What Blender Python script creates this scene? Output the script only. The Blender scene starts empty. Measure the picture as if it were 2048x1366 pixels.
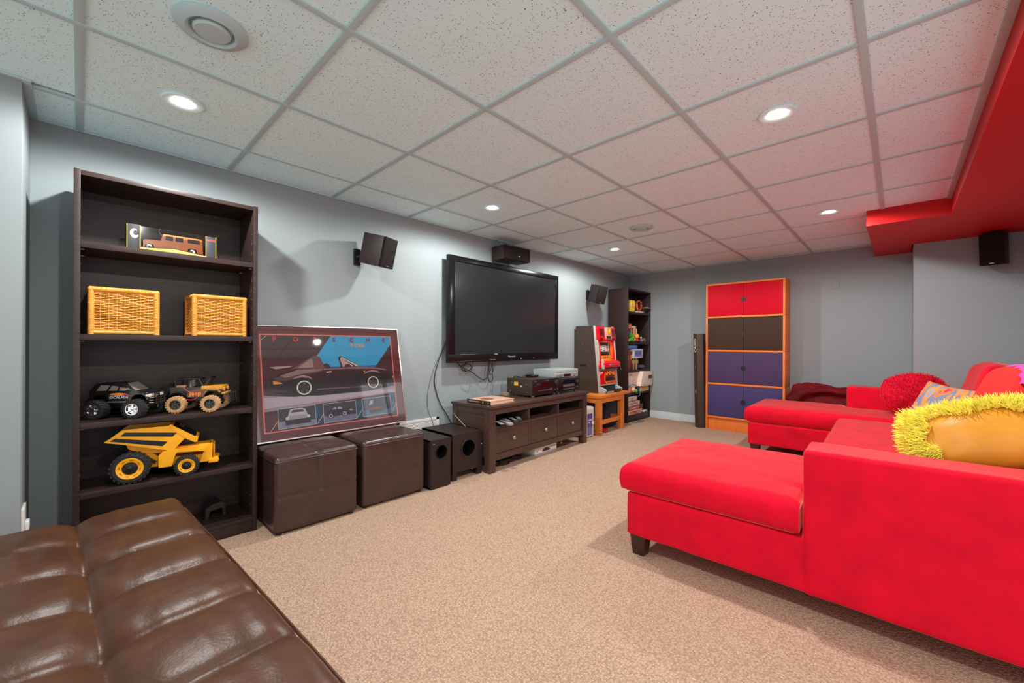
import bpy, bmesh, math, random
from mathutils import Matrix, Vector, noise
SC = bpy.context.scene
COL = SC.collection
PI = math.pi

# ------------------------------------------------------------------ camera
cam_d = bpy.data.cameras.new('camera'); cam = bpy.data.objects.new('camera', cam_d); COL.objects.link(cam)
YAW, ROLL = 0.7582, 0.004
cam_d.sensor_width = 36.0
cam_d.lens = 818.12 / 2048 * 36.0
cam_d.shift_y = 6.0 / 2048
cam_d.clip_start = 0.02
fw = Vector((-math.sin(YAW), math.cos(YAW), 0)); rt = Vector((math.cos(YAW), math.sin(YAW), 0)); up = Vector((0, 0, 1))
rt2 = rt * math.cos(ROLL) + up * math.sin(ROLL); up2 = -rt * math.sin(ROLL) + up * math.cos(ROLL)
cm = Matrix((rt2, up2, -fw)).transposed().to_4x4(); cm.translation = (2.531, 0.005, 1.025)
cam.matrix_world = cm
SC.camera = cam

# ------------------------------------------------------------------ world, exposure
wd = bpy.data.worlds.new('world'); SC.world = wd; wd.use_nodes = True
bg = wd.node_tree.nodes['Background']
bg.inputs[0].default_value = (0.94, 0.99, 1.0, 1); bg.inputs[1].default_value = 1.55
SC.view_settings.view_transform = 'Standard'; SC.view_settings.look = 'None'
SC.view_settings.gamma = 1; SC.view_settings.use_curve_mapping = False
SC.view_settings.exposure = 0.14
LAMP_W = 62.0
LAMP_RGB = (0.96, 0.99, 0.97)
SC.cycles.max_bounces = 10; SC.cycles.diffuse_bounces = 6; SC.cycles.glossy_bounces = 4
SC.cycles.transparent_max_bounces = 10
SC.cycles.sample_clamp_indirect = 6.0
SC.cycles.caustics_reflective = False; SC.cycles.caustics_refractive = False
SC.cycles.use_denoising = True

# ------------------------------------------------------------------ materials
def lin(c):
    c = c / 255.0
    return c / 12.92 if c <= 0.04045 else ((c + 0.055) / 1.055) ** 2.4
def rgb(r, g, b): return (lin(r), lin(g), lin(b), 1)
class NT:
    def __init__(s, m): s.t = m.node_tree; s.n = s.t.nodes; s.l = s.t.links
    def new(s, k, **kw):
        n = s.n.new(k)
        for a, v in kw.items(): setattr(n, a, v)
        return n
    def link(s, a, b): s.l.new(a, b)
MATS = {}
def mat(name, c, rough=0.5, metal=0.0, spec=0.5, bump=0.0, bscale=200.0, var=0.0, vscale=6.0, sheen=0.0, coat=0.0,
        stretch=(1, 1, 1), emit=0.0, alpha=None, sheentint=None):
    """principled surface whose colour and relief come from procedural noise"""
    if name in MATS: return MATS[name]
    m = bpy.data.materials.new(name); m.use_nodes = True; t = NT(m)
    p = t.n['Principled BSDF']
    col = rgb(*c)
    p.inputs['Base Color'].default_value = col; p.inputs['Roughness'].default_value = rough
    p.inputs['Metallic'].default_value = metal; p.inputs['Specular IOR Level'].default_value = spec
    p.inputs['Sheen Weight'].default_value = sheen; p.inputs['Coat Weight'].default_value = coat
    if sheen: p.inputs['Sheen Roughness'].default_value = 0.3
    if sheentint: p.inputs['Sheen Tint'].default_value = rgb(*sheentint)
    if emit:
        p.inputs['Emission Color'].default_value = col; p.inputs['Emission Strength'].default_value = emit
    tc = t.new('ShaderNodeTexCoord'); mp = t.new('ShaderNodeMapping'); mp.inputs['Scale'].default_value = stretch
    t.link(tc.outputs['Object'], mp.inputs['Vector'])
    if var:
        nz = t.new('ShaderNodeTexNoise'); nz.inputs['Scale'].default_value = vscale; nz.inputs['Detail'].default_value = 5
        t.link(mp.outputs[0], nz.inputs['Vector'])
        rp = t.new('ShaderNodeValToRGB'); rp.color_ramp.elements[0].position = 0.3; rp.color_ramp.elements[1].position = 0.7
        rp.color_ramp.elements[0].color = tuple(x * (1 - var) for x in col[:3]) + (1,)
        rp.color_ramp.elements[1].color = tuple(min(1, x * (1 + var)) for x in col[:3]) + (1,)
        t.link(nz.outputs[0], rp.inputs[0]); t.link(rp.outputs[0], p.inputs['Base Color'])
    if bump:
        nb = t.new('ShaderNodeTexNoise'); nb.inputs['Scale'].default_value = bscale; nb.inputs['Detail'].default_value = 3
        t.link(mp.outputs[0], nb.inputs['Vector'])
        b = t.new('ShaderNodeBump'); b.inputs['Strength'].default_value = bump; b.inputs['Distance'].default_value = 0.002
        t.link(nb.outputs[0], b.inputs['Height']); t.link(b.outputs[0], p.inputs['Normal'])
    MATS[name] = m
    return m

def mat_carpet():
    m = bpy.data.materials.new('carpet'); m.use_nodes = True; t = NT(m); p = t.n['Principled BSDF']
    tc = t.new('ShaderNodeTexCoord')
    v = t.new('ShaderNodeTexVoronoi'); v.inputs['Scale'].default_value = 125; v.inputs['Randomness'].default_value = 0.75
    t.link(tc.outputs['Object'], v.inputs['Vector'])
    nz = t.new('ShaderNodeTexNoise'); nz.inputs['Scale'].default_value = 150; nz.inputs['Detail'].default_value = 4
    t.link(tc.outputs['Object'], nz.inputs['Vector'])
    rp = t.new('ShaderNodeValToRGB')
    e = rp.color_ramp.elements; e[0].position = 0.3; e[0].color = rgb(178, 144, 120); e[1].position = 0.66; e[1].color = rgb(212, 180, 156)
    t.link(nz.outputs[0], rp.inputs[0])
    rp2 = t.new('ShaderNodeValToRGB'); e = rp2.color_ramp.elements
    e[0].position = 0.25; e[0].color = (1, 1, 1, 1); e[1].position = 0.75; e[1].color = (0.6, 0.57, 0.55, 1)
    t.link(v.outputs['Distance'], rp2.inputs[0])
    mx = t.new('ShaderNodeMix', data_type='RGBA', blend_type='MULTIPLY'); mx.inputs[0].default_value = 0.85
    t.link(rp.outputs[0], mx.inputs[6]); t.link(rp2.outputs[0], mx.inputs[7])
    big = t.new('ShaderNodeTexNoise'); big.inputs['Scale'].default_value = 1.6; big.inputs['Detail'].default_value = 3
    t.link(tc.outputs['Object'], big.inputs['Vector'])
    mr = t.new('ShaderNodeMapRange'); mr.inputs[3].default_value = 0.93; mr.inputs[4].default_value = 1.07
    t.link(big.outputs[0], mr.inputs[0])
    mx2 = t.new('ShaderNodeVectorMath', operation='SCALE'); t.link(mx.outputs[2], mx2.inputs[0]); t.link(mr.outputs[0], mx2.inputs['Scale'])
    t.link(mx2.outputs[0], p.inputs['Base Color'])
    p.inputs['Roughness'].default_value = 0.95; p.inputs['Specular IOR Level'].default_value = 0.1
    b = t.new('ShaderNodeBump'); b.inputs['Strength'].default_value = 0.7; b.inputs['Distance'].default_value = 0.004; b.invert = True
    t.link(v.outputs['Distance'], b.inputs['Height']); t.link(b.outputs[0], p.inputs['Normal'])
    return m
def mat_tile():
    m = bpy.data.materials.new('ceiling_tile'); m.use_nodes = True; t = NT(m); p = t.n['Principled BSDF']
    tc = t.new('ShaderNodeNewGeometry')
    wob = t.new('ShaderNodeTexNoise'); wob.inputs['Scale'].default_value = 40
    t.link(tc.outputs['Position'], wob.inputs['Vector'])
    ad = t.new('ShaderNodeVectorMath', operation='MULTIPLY_ADD'); ad.inputs[1].default_value = (0.02, 0.02, 0.0)
    t.link(wob.outputs['Color'], ad.inputs[0]); t.link(tc.outputs['Position'], ad.inputs[2])
    v = t.new('ShaderNodeTexVoronoi'); v.inputs['Scale'].default_value = 135
    t.link(ad.outputs[0], v.inputs['Vector'])
    lt = t.new('ShaderNodeMath', operation='LESS_THAN'); lt.inputs[1].default_value = 0.23
    t.link(v.outputs['Distance'], lt.inputs[0])
    sep = t.new('ShaderNodeSeparateColor'); t.link(v.outputs['Color'], sep.inputs[0])
    gt = t.new('ShaderNodeMath', operation='GREATER_THAN'); gt.inputs[1].default_value = 0.5
    t.link(sep.outputs[0], gt.inputs[0])
    mu = t.new('ShaderNodeMath', operation='MULTIPLY'); t.link(lt.outputs[0], mu.inputs[0]); t.link(gt.outputs[0], mu.inputs[1])
    mx = t.new('ShaderNodeMix', data_type='RGBA'); mx.inputs[6].default_value = rgb(220, 248, 253); mx.inputs[7].default_value = rgb(108, 118, 122)
    t.link(mu.outputs[0], mx.inputs[0])
    t.link(mx.outputs[2], p.inputs['Base Color']); p.inputs['Roughness'].default_value = 0.95; p.inputs['Specular IOR Level'].default_value = 0.1
    return m
def mat_clear(name, tint=(1, 1, 1), gloss=0.12, rough=0.02):
    """thin clear pane: see-through with a fresnel reflection"""
    m = bpy.data.materials.new(name); m.use_nodes = True; t = NT(m); t.n.remove(t.n['Principled BSDF'])
    out = t.n['Material Output']; tr = t.new('ShaderNodeBsdfTransparent'); tr.inputs[0].default_value = tint + (1,)
    gl = t.new('ShaderNodeBsdfGlossy'); gl.inputs['Roughness'].default_value = rough
    fr = t.new('ShaderNodeFresnel'); fr.inputs[0].default_value = 1.5
    ad = t.new('ShaderNodeMath', operation='MULTIPLY_ADD'); ad.inputs[1].default_value = 1.0; ad.inputs[2].default_value = gloss - 0.04
    t.link(fr.outputs[0], ad.inputs[0])
    mx = t.new('ShaderNodeMixShader'); t.link(ad.outputs[0], mx.inputs[0]); t.link(tr.outputs[0], mx.inputs[1]); t.link(gl.outputs[0], mx.inputs[2])
    t.link(mx.outputs[0], out.inputs[0])
    return m
def mat_emit(name, c, s):
    m = bpy.data.materials.new(name); m.use_nodes = True; t = NT(m); p = t.n['Principled BSDF']
    p.inputs['Base Color'].default_value = (1, 1, 1, 1); p.inputs['Emission Color'].default_value = c + (1,); p.inputs['Emission Strength'].default_value = s
    return m
def mat_weave():
    """brushed print cushion: bands of orange, grey blue and red"""
    m = bpy.data.materials.new('patterned_cloth'); m.use_nodes = True; t = NT(m); p = t.n['Principled BSDF']
    tc = t.new('ShaderNodeTexCoord'); mp = t.new('ShaderNodeMapping'); mp.inputs['Rotation'].default_value = (0, 0, 0.9); mp.inputs['Scale'].default_value = (5.5, 1.5, 2)
    t.link(tc.outputs['Object'], mp.inputs['Vector'])
    nz = t.new('ShaderNodeTexNoise'); nz.inputs['Scale'].default_value = 1.3; nz.inputs['Detail'].default_value = 2; nz.inputs['Distortion'].default_value = 1.2
    t.link(mp.outputs[0], nz.inputs['Vector'])
    rp = t.new('ShaderNodeValToRGB'); rp.color_ramp.interpolation = 'CONSTANT'
    e = rp.color_ramp.elements
    cols = [(0, (205, 40, 55)), (0.36, (225, 120, 60)), (0.43, (120, 128, 150)), (0.50, (228, 140, 60)), (0.55, (150, 150, 165)), (0.6, (215, 60, 60)), (0.68, (235, 160, 70))]
    e[0].position = 0; e[0].color = rgb(*cols[0][1]); e[1].position = cols[1][0]; e[1].color = rgb(*cols[1][1])
    for q, c in cols[2:]:
        x = e.new(q); x.color = rgb(*c)
    t.link(nz.outputs[0], rp.inputs[0]); t.link(rp.outputs[0], p.inputs['Base Color']); p.inputs['Roughness'].default_value = 0.8
    return m

wood_black = mat('black_brown_wood', (47, 33, 30), 0.45, spec=0.32, bump=0.12, bscale=60, var=0.35, vscale=14, stretch=(6, 1.0, 6))
wood_espresso = mat('espresso_wood', (74, 54, 46), 0.34, bump=0.05, bscale=60, var=0.12, vscale=10, stretch=(4, .6, 4))
wood_orange = mat('orange_beech', (226, 118, 42), 0.5, var=0.10, vscale=8, stretch=(5, 5, .8))
wood_pine = mat('honey_pine', (214, 122, 44), 0.40, var=0.15, vscale=9, stretch=(5, .8, 5))
wood_leg = mat('dark_walnut', (58, 28, 18), 0.35, var=0.2, vscale=15)
paint_wall = mat('grey_wall_paint', (144, 151, 153), 0.75, spec=0.25, bump=0.05, bscale=300, var=0.015, vscale=2)
paint_red = mat('red_soffit_paint', (184, 8, 8), 0.55, spec=0.3, bump=0.04, bscale=250, var=0.03, vscale=2)
paint_white = mat('white_trim_paint', (205, 210, 214), 0.5, var=0.02, vscale=4)
grid_white = mat('grid_metal', (178, 198, 201), 0.6, spec=0.2, var=0.01, vscale=4)
leather_brown = mat('brown_leather', (76, 45, 26), 0.38, spec=0.36, bump=0.25, bscale=150, var=0.22, vscale=9)
leather_dark = mat('dark_leather', (62, 42, 38), 0.30, spec=0.6, bump=0.2, bscale=180, var=0.12, vscale=10)
suede = mat('red_microsuede', (214, 2, 38), 0.85, spec=0.2, bump=0.15, bscale=500, var=0.12, vscale=9, sheen=1.0, sheentint=(255, 160, 150))
suede_lite = mat('orange_red_microsuede', (228, 40, 40), 0.85, spec=0.2, bump=0.15, bscale=500, var=0.08, vscale=7, sheen=0.5, sheentint=(255, 150, 120))
fluff_red = mat('red_plush', (205, 14, 44), 0.9, spec=0.1, var=0.2, vscale=40, sheen=0.4)
shag_yellow = mat('yellow_shag', (252, 238, 104), 0.8, spec=0.1, var=0.12, vscale=30)
satin_gold = mat('gold_satin', (204, 138, 34), 0.45, spec=0.35, bump=0.1, bscale=20, var=0.12, vscale=7, sheen=0.2)
velvet_maroon = mat('maroon_velvet', (96, 8, 14), 0.7, spec=0.15, bump=0.3, bscale=35, var=0.4, vscale=9, sheen=0.8, sheentint=(220, 70, 70))
cloth_pink = mat('magenta_cloth', (232, 60, 190), 0.8, var=0.12, vscale=20, sheen=0.3)
plastic_black = mat('black_plastic', (22, 21, 22), 0.35, var=0.08, vscale=30)
plastic_gloss = mat('gloss_black_plastic', (14, 14, 16), 0.2, spec=0.3, var=0.05, vscale=30)
vinyl_speaker = mat('dark_speaker_vinyl', (45, 34, 32), 0.48, spec=0.3, bump=0.1, bscale=200, var=0.12, vscale=18, stretch=(1, 1, 5))
grille_cloth = mat('speaker_grille_cloth', (30, 23, 23), 0.85, spec=0.15, bump=0.5, bscale=700, var=0.05, vscale=20)
rubber = mat('black_rubber', (26, 25, 25), 0.7, bump=0.2, bscale=300, var=0.1, vscale=50)
rubber_tan = mat('dusty_tan_rubber', (190, 146, 100), 0.8, bump=0.2, bscale=300, var=0.2, vscale=60)
chrome = mat('chrome', (205, 205, 205), 0.18, metal=1.0, var=0.05, vscale=20)
ring_white = mat('ring_white', (214, 238, 242), 0.5, spec=0.3, var=0.02, vscale=8)
silver = mat('brushed_silver', (176, 174, 172), 0.35, metal=0.85, var=0.06, vscale=20)
steel_dark = mat('dark_steel', (70, 66, 64), 0.35, metal=0.7, var=0.1, vscale=30)
toy_yellow = mat('toy_yellow', (244, 168, 10), 0.4, var=0.04, vscale=20)
toy_black = mat('toy_black_paint', (24, 20, 22), 0.25, coat=0.3, var=0.08, vscale=20)
toy_mustard = mat('toy_mustard', (205, 140, 30), 0.35, coat=0.2, var=0.25, vscale=18)
toy_brown = mat('toy_dark_brown', (54, 38, 26), 0.4, var=0.15, vscale=30)
toy_orange = mat('toy_orange', (250, 132, 52), 0.3, coat=0.4, var=0.05, vscale=30)
wicker = mat('honey_wicker', (226, 158, 62), 0.5, bump=0.4, bscale=300, var=0.2, vscale=60)
wicker_dark = mat('honey_wicker_wrap', (222, 150, 56), 0.5, bump=0.6, bscale=60, var=0.2, vscale=25, stretch=(1, 1, 1))
white_plastic = mat('white_plastic', (222, 220, 215), 0.45, var=0.03, vscale=20)
silver_plastic = mat('silver_plastic', (164, 170, 171), 0.4, var=0.03, vscale=20)
flat = {}
def paint(r, g, b, rough=0.55, **k):
    key = (r, g, b, rough)
    if key not in flat: flat[key] = mat('paint_%d_%d_%d_%d' % (r, g, b, int(rough * 100)), (r, g, b), rough, var=0.05, vscale=25, **k)
    return flat[key]
clear_pane = mat_clear('picture_glass', gloss=0.05)
clear_film = mat_clear('clear_film', gloss=0.08, rough=0.06)
window_glass = mat_clear('window_glass', gloss=0.05)
lamp_glow = mat_emit('lamp_glow', (1, 0.98, 0.95), 30.0)

# ------------------------------------------------------------------ mesh builder
def sharp_smooth(bm, ang=0.6):
    bm.normal_update()
    for f in bm.faces: f.smooth = True
    for e in bm.edges:
        if len(e.link_faces) == 2: e.smooth = e.calc_face_angle(0) < ang
class MB:
    def __init__(s): s.bm = bmesh.new(); s.mi = 0
    def _f(s, vs):
        try:
            f = s.bm.faces.new(vs); f.material_index = s.mi; return f
        except ValueError: return None
    def verts(s, pts): return [s.bm.verts.new(p) for p in pts]
    def box(s, x0, x1, y0, y1, z0, z1, bev=0.0, seg=2, M=None):
        r = bmesh.ops.create_cube(s.bm, size=1.0)
        mt = Matrix.Translation(((x0 + x1) / 2, (y0 + y1) / 2, (z0 + z1) / 2)) @ Matrix.Diagonal((abs(x1 - x0), abs(y1 - y0), abs(z1 - z0), 1))
        bmesh.ops.transform(s.bm, matrix=mt, verts=r['verts'])
        fs = {f for v in r['verts'] for f in v.link_faces}
        for f in fs: f.material_index = s.mi
        vs = r['verts']
        if bev:
            es = list({e for v in vs for e in v.link_edges})
            q = bmesh.ops.bevel(s.bm, geom=es, offset=bev, segments=seg, profile=0.6, affect='EDGES', material=-1)
            vs = list({v for f in q['faces'] for v in f.verts} | {v for v in vs if v.is_valid})
        if M is not None: bmesh.ops.transform(s.bm, matrix=M, verts=vs)
        return vs
    def ring(s, c, ax, u, r, n):
        w = ax.cross(u)
        return s.verts([c + u * (r * math.cos(2 * PI * i / n)) + w * (r * math.sin(2 * PI * i / n)) for i in range(n)])
    def bridge(s, a, b):
        n = len(a)
        for i in range(n): s._f((a[i], a[(i + 1) % n], b[(i + 1) % n], b[i]))
    def lathe(s, prof, o=(0, 0, 0), axis=(0, 0, 1), n=24, cap0=True, cap1=True):
        """prof: list of (radius, height) along axis"""
        ax = Vector(axis).normalized(); u = ax.orthogonal().normalized(); o = Vector(o); prev = None; first = None
        for r, h in prof:
            rg = s.ring(o + ax * h, ax, u, max(r, 1e-5), n)
            if prev: s.bridge(prev, rg)
            else: first = rg
            prev = rg
        if cap0: s._f(first[::-1])
        if cap1: s._f(prev)
    def cyl(s, p0, p1, r0, r1=None, n=12):
        p0 = Vector(p0); p1 = Vector(p1); s.lathe([(r0, 0), (r0 if r1 is None else r1, (p1 - p0).length)], p0, p1 - p0, n)
    def tube(s, pts, r, n=8, closed=False, caps=True):
        pts = [Vector(p) for p in pts]; m = len(pts); rings = []; u = None
        for i in range(m):
            if closed: d = pts[(i + 1) % m] - pts[i - 1]
            else: d = pts[min(i + 1, m - 1)] - pts[max(i - 1, 0)]
            if d.length < 1e-9: d = Vector((0, 0, 1))
            d.normalize()
            if u is None: u = d.orthogonal().normalized()
            else:
                u = u - d * u.dot(d); u = u.normalized() if u.length > 1e-6 else d.orthogonal().normalized()
            rr = r[i] if isinstance(r, (list, tuple)) else r
            rings.append(s.ring(pts[i], d, u, rr, n))
        for i in range(m - 1): s.bridge(rings[i], rings[i + 1])
        if closed: s.bridge(rings[-1], rings[0])
        elif caps: s._f(rings[0][::-1]); s._f(rings[-1])
    def poly(s, pts): return s._f(s.verts(pts))
    def prism(s, poly, f, t0, t1, bev=0.0, hw=None):
        """poly: 2-D outline; f(a,b,t) maps outline point and depth t to space"""
        a = s.verts([f(p[0], p[1], t0) for p in poly]); b = s.verts([f(p[0], p[1], t1) for p in poly])
        s._f(a[::-1]); s._f(b); s.bridge(a, b)
        if bev:
            es = list({e for v in a + b for e in v.link_edges})
            bmesh.ops.bevel(s.bm, geom=es, offset=bev, segments=2, profile=0.6, affect='EDGES', clamp_overlap=True, material=-1)
    def sphere(s, c, r, n=16, m=10, sc=(1, 1, 1)):
        q = bmesh.ops.create_uvsphere(s.bm, u_segments=n, v_segments=m, radius=1.0)
        bmesh.ops.transform(s.bm, matrix=Matrix.Translation(c) @ Matrix.Diagonal((r * sc[0], r * sc[1], r * sc[2], 1)), verts=q['verts'])
        for f in {f for v in q['verts'] for f in v.link_faces}: f.material_index = s.mi
    def soft(s, x0, x1, y0, y1, z0, z1, r, seg=20, fn=None, M=None):
        """rounded padded box; fn(point, unit coords, normal) may displace it"""
        G = {}; fl_ = []
        def gv(c):
            if c not in G: G[c] = s.bm.verts.new((-1 + 2 * c[0] / seg, -1 + 2 * c[1] / seg, -1 + 2 * c[2] / seg))
            return G[c]
        for ax in range(3):
            for sd in (0, seg):
                for i in range(seg):
                    for j in range(seg):
                        cs = []
                        for di, dj in ((0, 0), (1, 0), (1, 1), (0, 1)):
                            c = [0, 0, 0]; c[ax] = sd; c[(ax + 1) % 3] = i + di; c[(ax + 2) % 3] = j + dj; cs.append(gv(tuple(c)))
                        s._f(cs if sd else cs[::-1])
        vs = list(G.values())
        h = Vector(((x1 - x0) / 2, (y1 - y0) / 2, (z1 - z0) / 2)); c = Vector(((x0 + x1) / 2, (y0 + y1) / 2, (z0 + z1) / 2))
        for v in vs:
            uu = v.co.copy(); p = Vector()
            for k in range(3):
                a = abs(uu[k]); b = min(1.0, r / h[k] * 1.35); a2 = a
                # denser grid towards the edges
                a2 = 1 - (1 - a) ** 1.35
                p[k] = math.copysign(a2 * h[k], uu[k])
            inn = Vector([max(-h[k] + r, min(h[k] - r, p[k])) for k in range(3)])
            d = p - inn
            n = d.normalized() if d.length > 1e-9 else Vector((0, 0, 1))
            if d.length > 1e-9: p = inn + n * r
            if fn:
                un = Vector([p[k] / h[k] for k in range(3)]); p = fn(p, un, n)
            v.co = p + c
        for f in {f for v in vs for f in v.link_faces}: f.material_index = s.mi
        if M is not None: bmesh.ops.transform(s.bm, matrix=M, verts=vs)
    def mesh(s, me, M):
        n0 = len(s.bm.verts); f0 = len(s.bm.faces)
        s.bm.from_mesh(me); s.bm.verts.ensure_lookup_table(); s.bm.faces.ensure_lookup_table()
        bmesh.ops.transform(s.bm, matrix=M, verts=s.bm.verts[n0:])
        for f in s.bm.faces[f0:]: f.material_index = s.mi
    def build(s, name, m, parent=None, ang=0.6, label=None, kind=None):
        bmesh.ops.recalc_face_normals(s.bm, faces=s.bm.faces)
        sharp_smooth(s.bm, ang)
        me = bpy.data.meshes.new(name); s.bm.to_mesh(me); s.bm.free()
        for q in (m if isinstance(m, (list, tuple)) else [m]): me.materials.append(q)
        o = bpy.data.objects.new(name, me); COL.objects.link(o)
        if parent: o.parent = parent
        if label: o['label'] = label
        if kind: o['kind'] = kind
        return o
def B(name, m, parent, x0, x1, y0, y1, z0, z1, bev=0.0015, **k):
    b = MB(); b.box(x0, x1, y0, y1, z0, z1, bev); return b.build(name, m, parent, **k)
def thing(name, label, cat, loc=(0, 0, 0), rz=0.0, group=None, rot=None):
    o = bpy.data.objects.new(name, None); COL.objects.link(o); o.location = loc
    o.rotation_euler = rot if rot is not None else (0, 0, rz)
    o.empty_display_size = 0.05
    o['label'] = label; o['category'] = cat
    if group: o['group'] = group
    return o
def tag(o, label, cat, group=None):
    o['label'] = label; o['category'] = cat
    if group: o['group'] = group
    return o
def struct(o): o['kind'] = 'structure'; return o
TXT = {}
def text_me(body, size, align='CENTER', squeeze=1.0, bold=0.0):
    cu = bpy.data.curves.new('lettering', 'FONT'); cu.body = body; cu.size = size; cu.align_x = align; cu.align_y = 'CENTER'; cu.resolution_u = 2
    cu.offset = bold; cu.fill_mode = 'FRONT'
    ob = bpy.data.objects.new('lettering_tmp', cu); COL.objects.link(ob)
    dg = bpy.context.evaluated_depsgraph_get(); me = bpy.data.meshes.new_from_object(ob.evaluated_get(dg))
    bpy.data.objects.remove(ob); bpy.data.curves.remove(cu)
    if squeeze != 1.0: me.transform(Matrix.Diagonal((squeeze, 1, 1, 1)))
    return me
def plane_M(o, r, u):
    r = Vector(r).normalized(); u = Vector(u).normalized(); n = r.cross(u)
    m = Matrix((r, u, n)).transposed().to_4x4(); m.translation = o; return m
def lettering(parent, body, size, o, r, u, m, squeeze=1.0, align='CENTER', bold=0.0, name='lettering'):
    b = MB(); me = text_me(body, size, align, squeeze, bold); b.mesh(me, plane_M(o, r, u)); bpy.data.meshes.remove(me)
    return b.build(name, m, parent)
def ss(a, b, x):
    t = max(0.0, min(1.0, (x - a) / (b - a))); return t * t * (3 - 2 * t)
def spline(pts, n=8):
    """catmull-rom through pts"""
    P = [Vector(p) for p in pts]; P = [2 * P[0] - P[1]] + P + [2 * P[-1] - P[-2]]; out = []
    for i in range(1, len(P) - 2):
        for k in range(n):
            t = k / n; a, b, c, d = P[i - 1], P[i], P[i + 1], P[i + 2]
            out.append(0.5 * ((2 * b) + (c - a) * t + (2 * a - 5 * b + 4 * c - d) * t * t + (3 * b - a - 3 * c + d) * t ** 3))
    out.append(P[-2]); return out

# ================================================================== ROOM
TW, FWY, CZ = -0.37, 5.60, 2.05      # tv wall x, far wall y, ceiling height
SX = 3.45                            # right wall x
fl = MB(); fl.box(-0.5, SX + 0.15, -2.7, FWY + 0.15, -0.1, 0.0); struct(fl.build('floor', mat_carpet()))
def wall(name, boxes, m=paint_wall):
    b = MB()
    for q in boxes: b.box(*q)
    return struct(b.build(name, m))
wall('wall_left', [(TW - 0.1, TW, -0.255, FWY + 0.1, 0, 2.16)])
wall('wall_far', [(TW, 2.62, FWY, FWY + 0.1, 0, 2.16)])
wall('wall_corner', [(2.62, SX + 0.1, 5.15, FWY + 0.1, 0, 2.16)])
wall('wall_entry', [(TW - 0.1, 0.028, -2.7, -0.155, 0, 2.16)])
WY0, WY1, WZ0, WZ1 = 3.25, 4.25, 1.15, 1.85
wall('wall_right', [(SX, SX + 0.1, 1.75, WY0, 0, 2.16), (SX, SX + 0.1, WY1, 5.15, 0, 2.16), (SX, SX + 0.1, WY0, WY1, 0, WZ0), (SX, SX + 0.1, WY0, WY1, WZ1, 2.16)])
w = thing('window_1', 'high basement window in the right wall above the red sofa', 'window'); del w['category']; w['kind'] = 'structure'
f = MB()
for q in ((WY0, WY0 + 0.05, WZ0, WZ1), (WY1 - 0.05, WY1, WZ0, WZ1), (WY0, WY1, WZ0, WZ0 + 0.05), (WY0, WY1, WZ1 - 0.05, WZ1), ((WY0 + WY1) / 2 - 0.025, (WY0 + WY1) / 2 + 0.025, WZ0, WZ1)):
    f.box(SX + 0.01, SX + 0.07, *q)
f.build('window_frame', paint_white, w)
B('window_glass', window_glass, w, SX + 0.035, SX + 0.041, WY0, WY1, WZ0, WZ1, 0)
# ceiling: slab, lay-in tiles, tee grid
T = 0.6096
cl = MB(); cl.box(TW - 0.1, SX + 0.1, -2.7, FWY + 0.1, 2.085, 2.16); cl.box(0.03, 2.79, -2.7, -0.64, 2.05, 2.085)
ceil = struct(cl.build('ceiling', paint_white))
mt = mat_tile()
xs = [TW, 0, T, 2 * T, 3 * T, 4 * T, 2.79]; ys = [-T] + [k * T for k in range(0, 10)] + [FWY]
for i in range(len(xs) - 1):
    for j in range(len(ys) - 1):
        x0, x1, y0, y1 = xs[i], xs[i + 1], ys[j], ys[j + 1]
        if i == 0 and j == 0: y0 = -0.155
        if i == 1 and j == 0: x0 = 0.028
        b = MB(); b.box(x0 + 0.004, x1 - 0.004, y0 + 0.004, y1 - 0.004, 2.057, 2.075); b.build('ceiling_tile', mt, ceil)
for x in xs[1:-1]:
    B('tee_bar', grid_white, ceil, x - 0.012, x + 0.012, -0.6 if x > 0.01 else -0.155, FWY, 2.05, 2.058, 0.001)
for y in ys[1:-1]:
    B('cross_tee', grid_white, ceil, TW, 2.79, y - 0.012, y + 0.012, 2.0506, 2.058, 0.001)
B('wall_angle', grid_white, ceil, 2.765, 2.792, -0.6, 4.14, 2.048, 2.056, 0.001)
B('wall_angle', grid_white, ceil, TW, TW + 0.02, -0.155, FWY, 2.049, 2.056, 0.001)
B('wall_angle', grid_white, ceil, TW, 2.35, FWY - 0.02, FWY, 2.0494, 2.056, 0.001)
B('wall_angle', grid_white, ceil, TW, 0.052, -0.155, -0.13, 2.048, 2.056, 0.001)
B('wall_angle', grid_white, ceil, 0.028, 0.052, -0.6, -0.155, 2.0484, 2.056, 0.001)
sf = MB(); sf.prism([(2.79, -2.7), (SX + 0.02, -2.7), (SX + 0.02, 5.16), (2.61, 5.16), (2.61, FWY + .01), (2.345, FWY + .01), (2.345, 4.14), (2.79, 4.14)], lambda a, b, t: (a, b, t), 1.94, 2.12)
struct(sf.build('ceiling_soffit', paint_red))
def baseboard(name, x0, x1, y0, y1, along):
    b = MB()
    b.box(x0, x1, y0, y1, 0, 0.078, 0.002)
    if along == 'y': b.box(x0, x0 + (x1 - x0) * 0.6, y0, y1, 0.077, 0.1, 0.003)
    else: b.box(x0, x1, y0 + (y1 - y0) * 0.4, y1, 0.077, 0.1, 0.003)
    return struct(b.build(name, paint_white))
baseboard('baseboard_left', TW, TW + 0.014, -0.15, FWY - 0.015, 'y')
baseboard('baseboard_far', TW, 2.62, FWY - 0.014, FWY, 'x')
baseboard('baseboard_corner', 2.625, SX, 5.136, 5.15, 'x')

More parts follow.
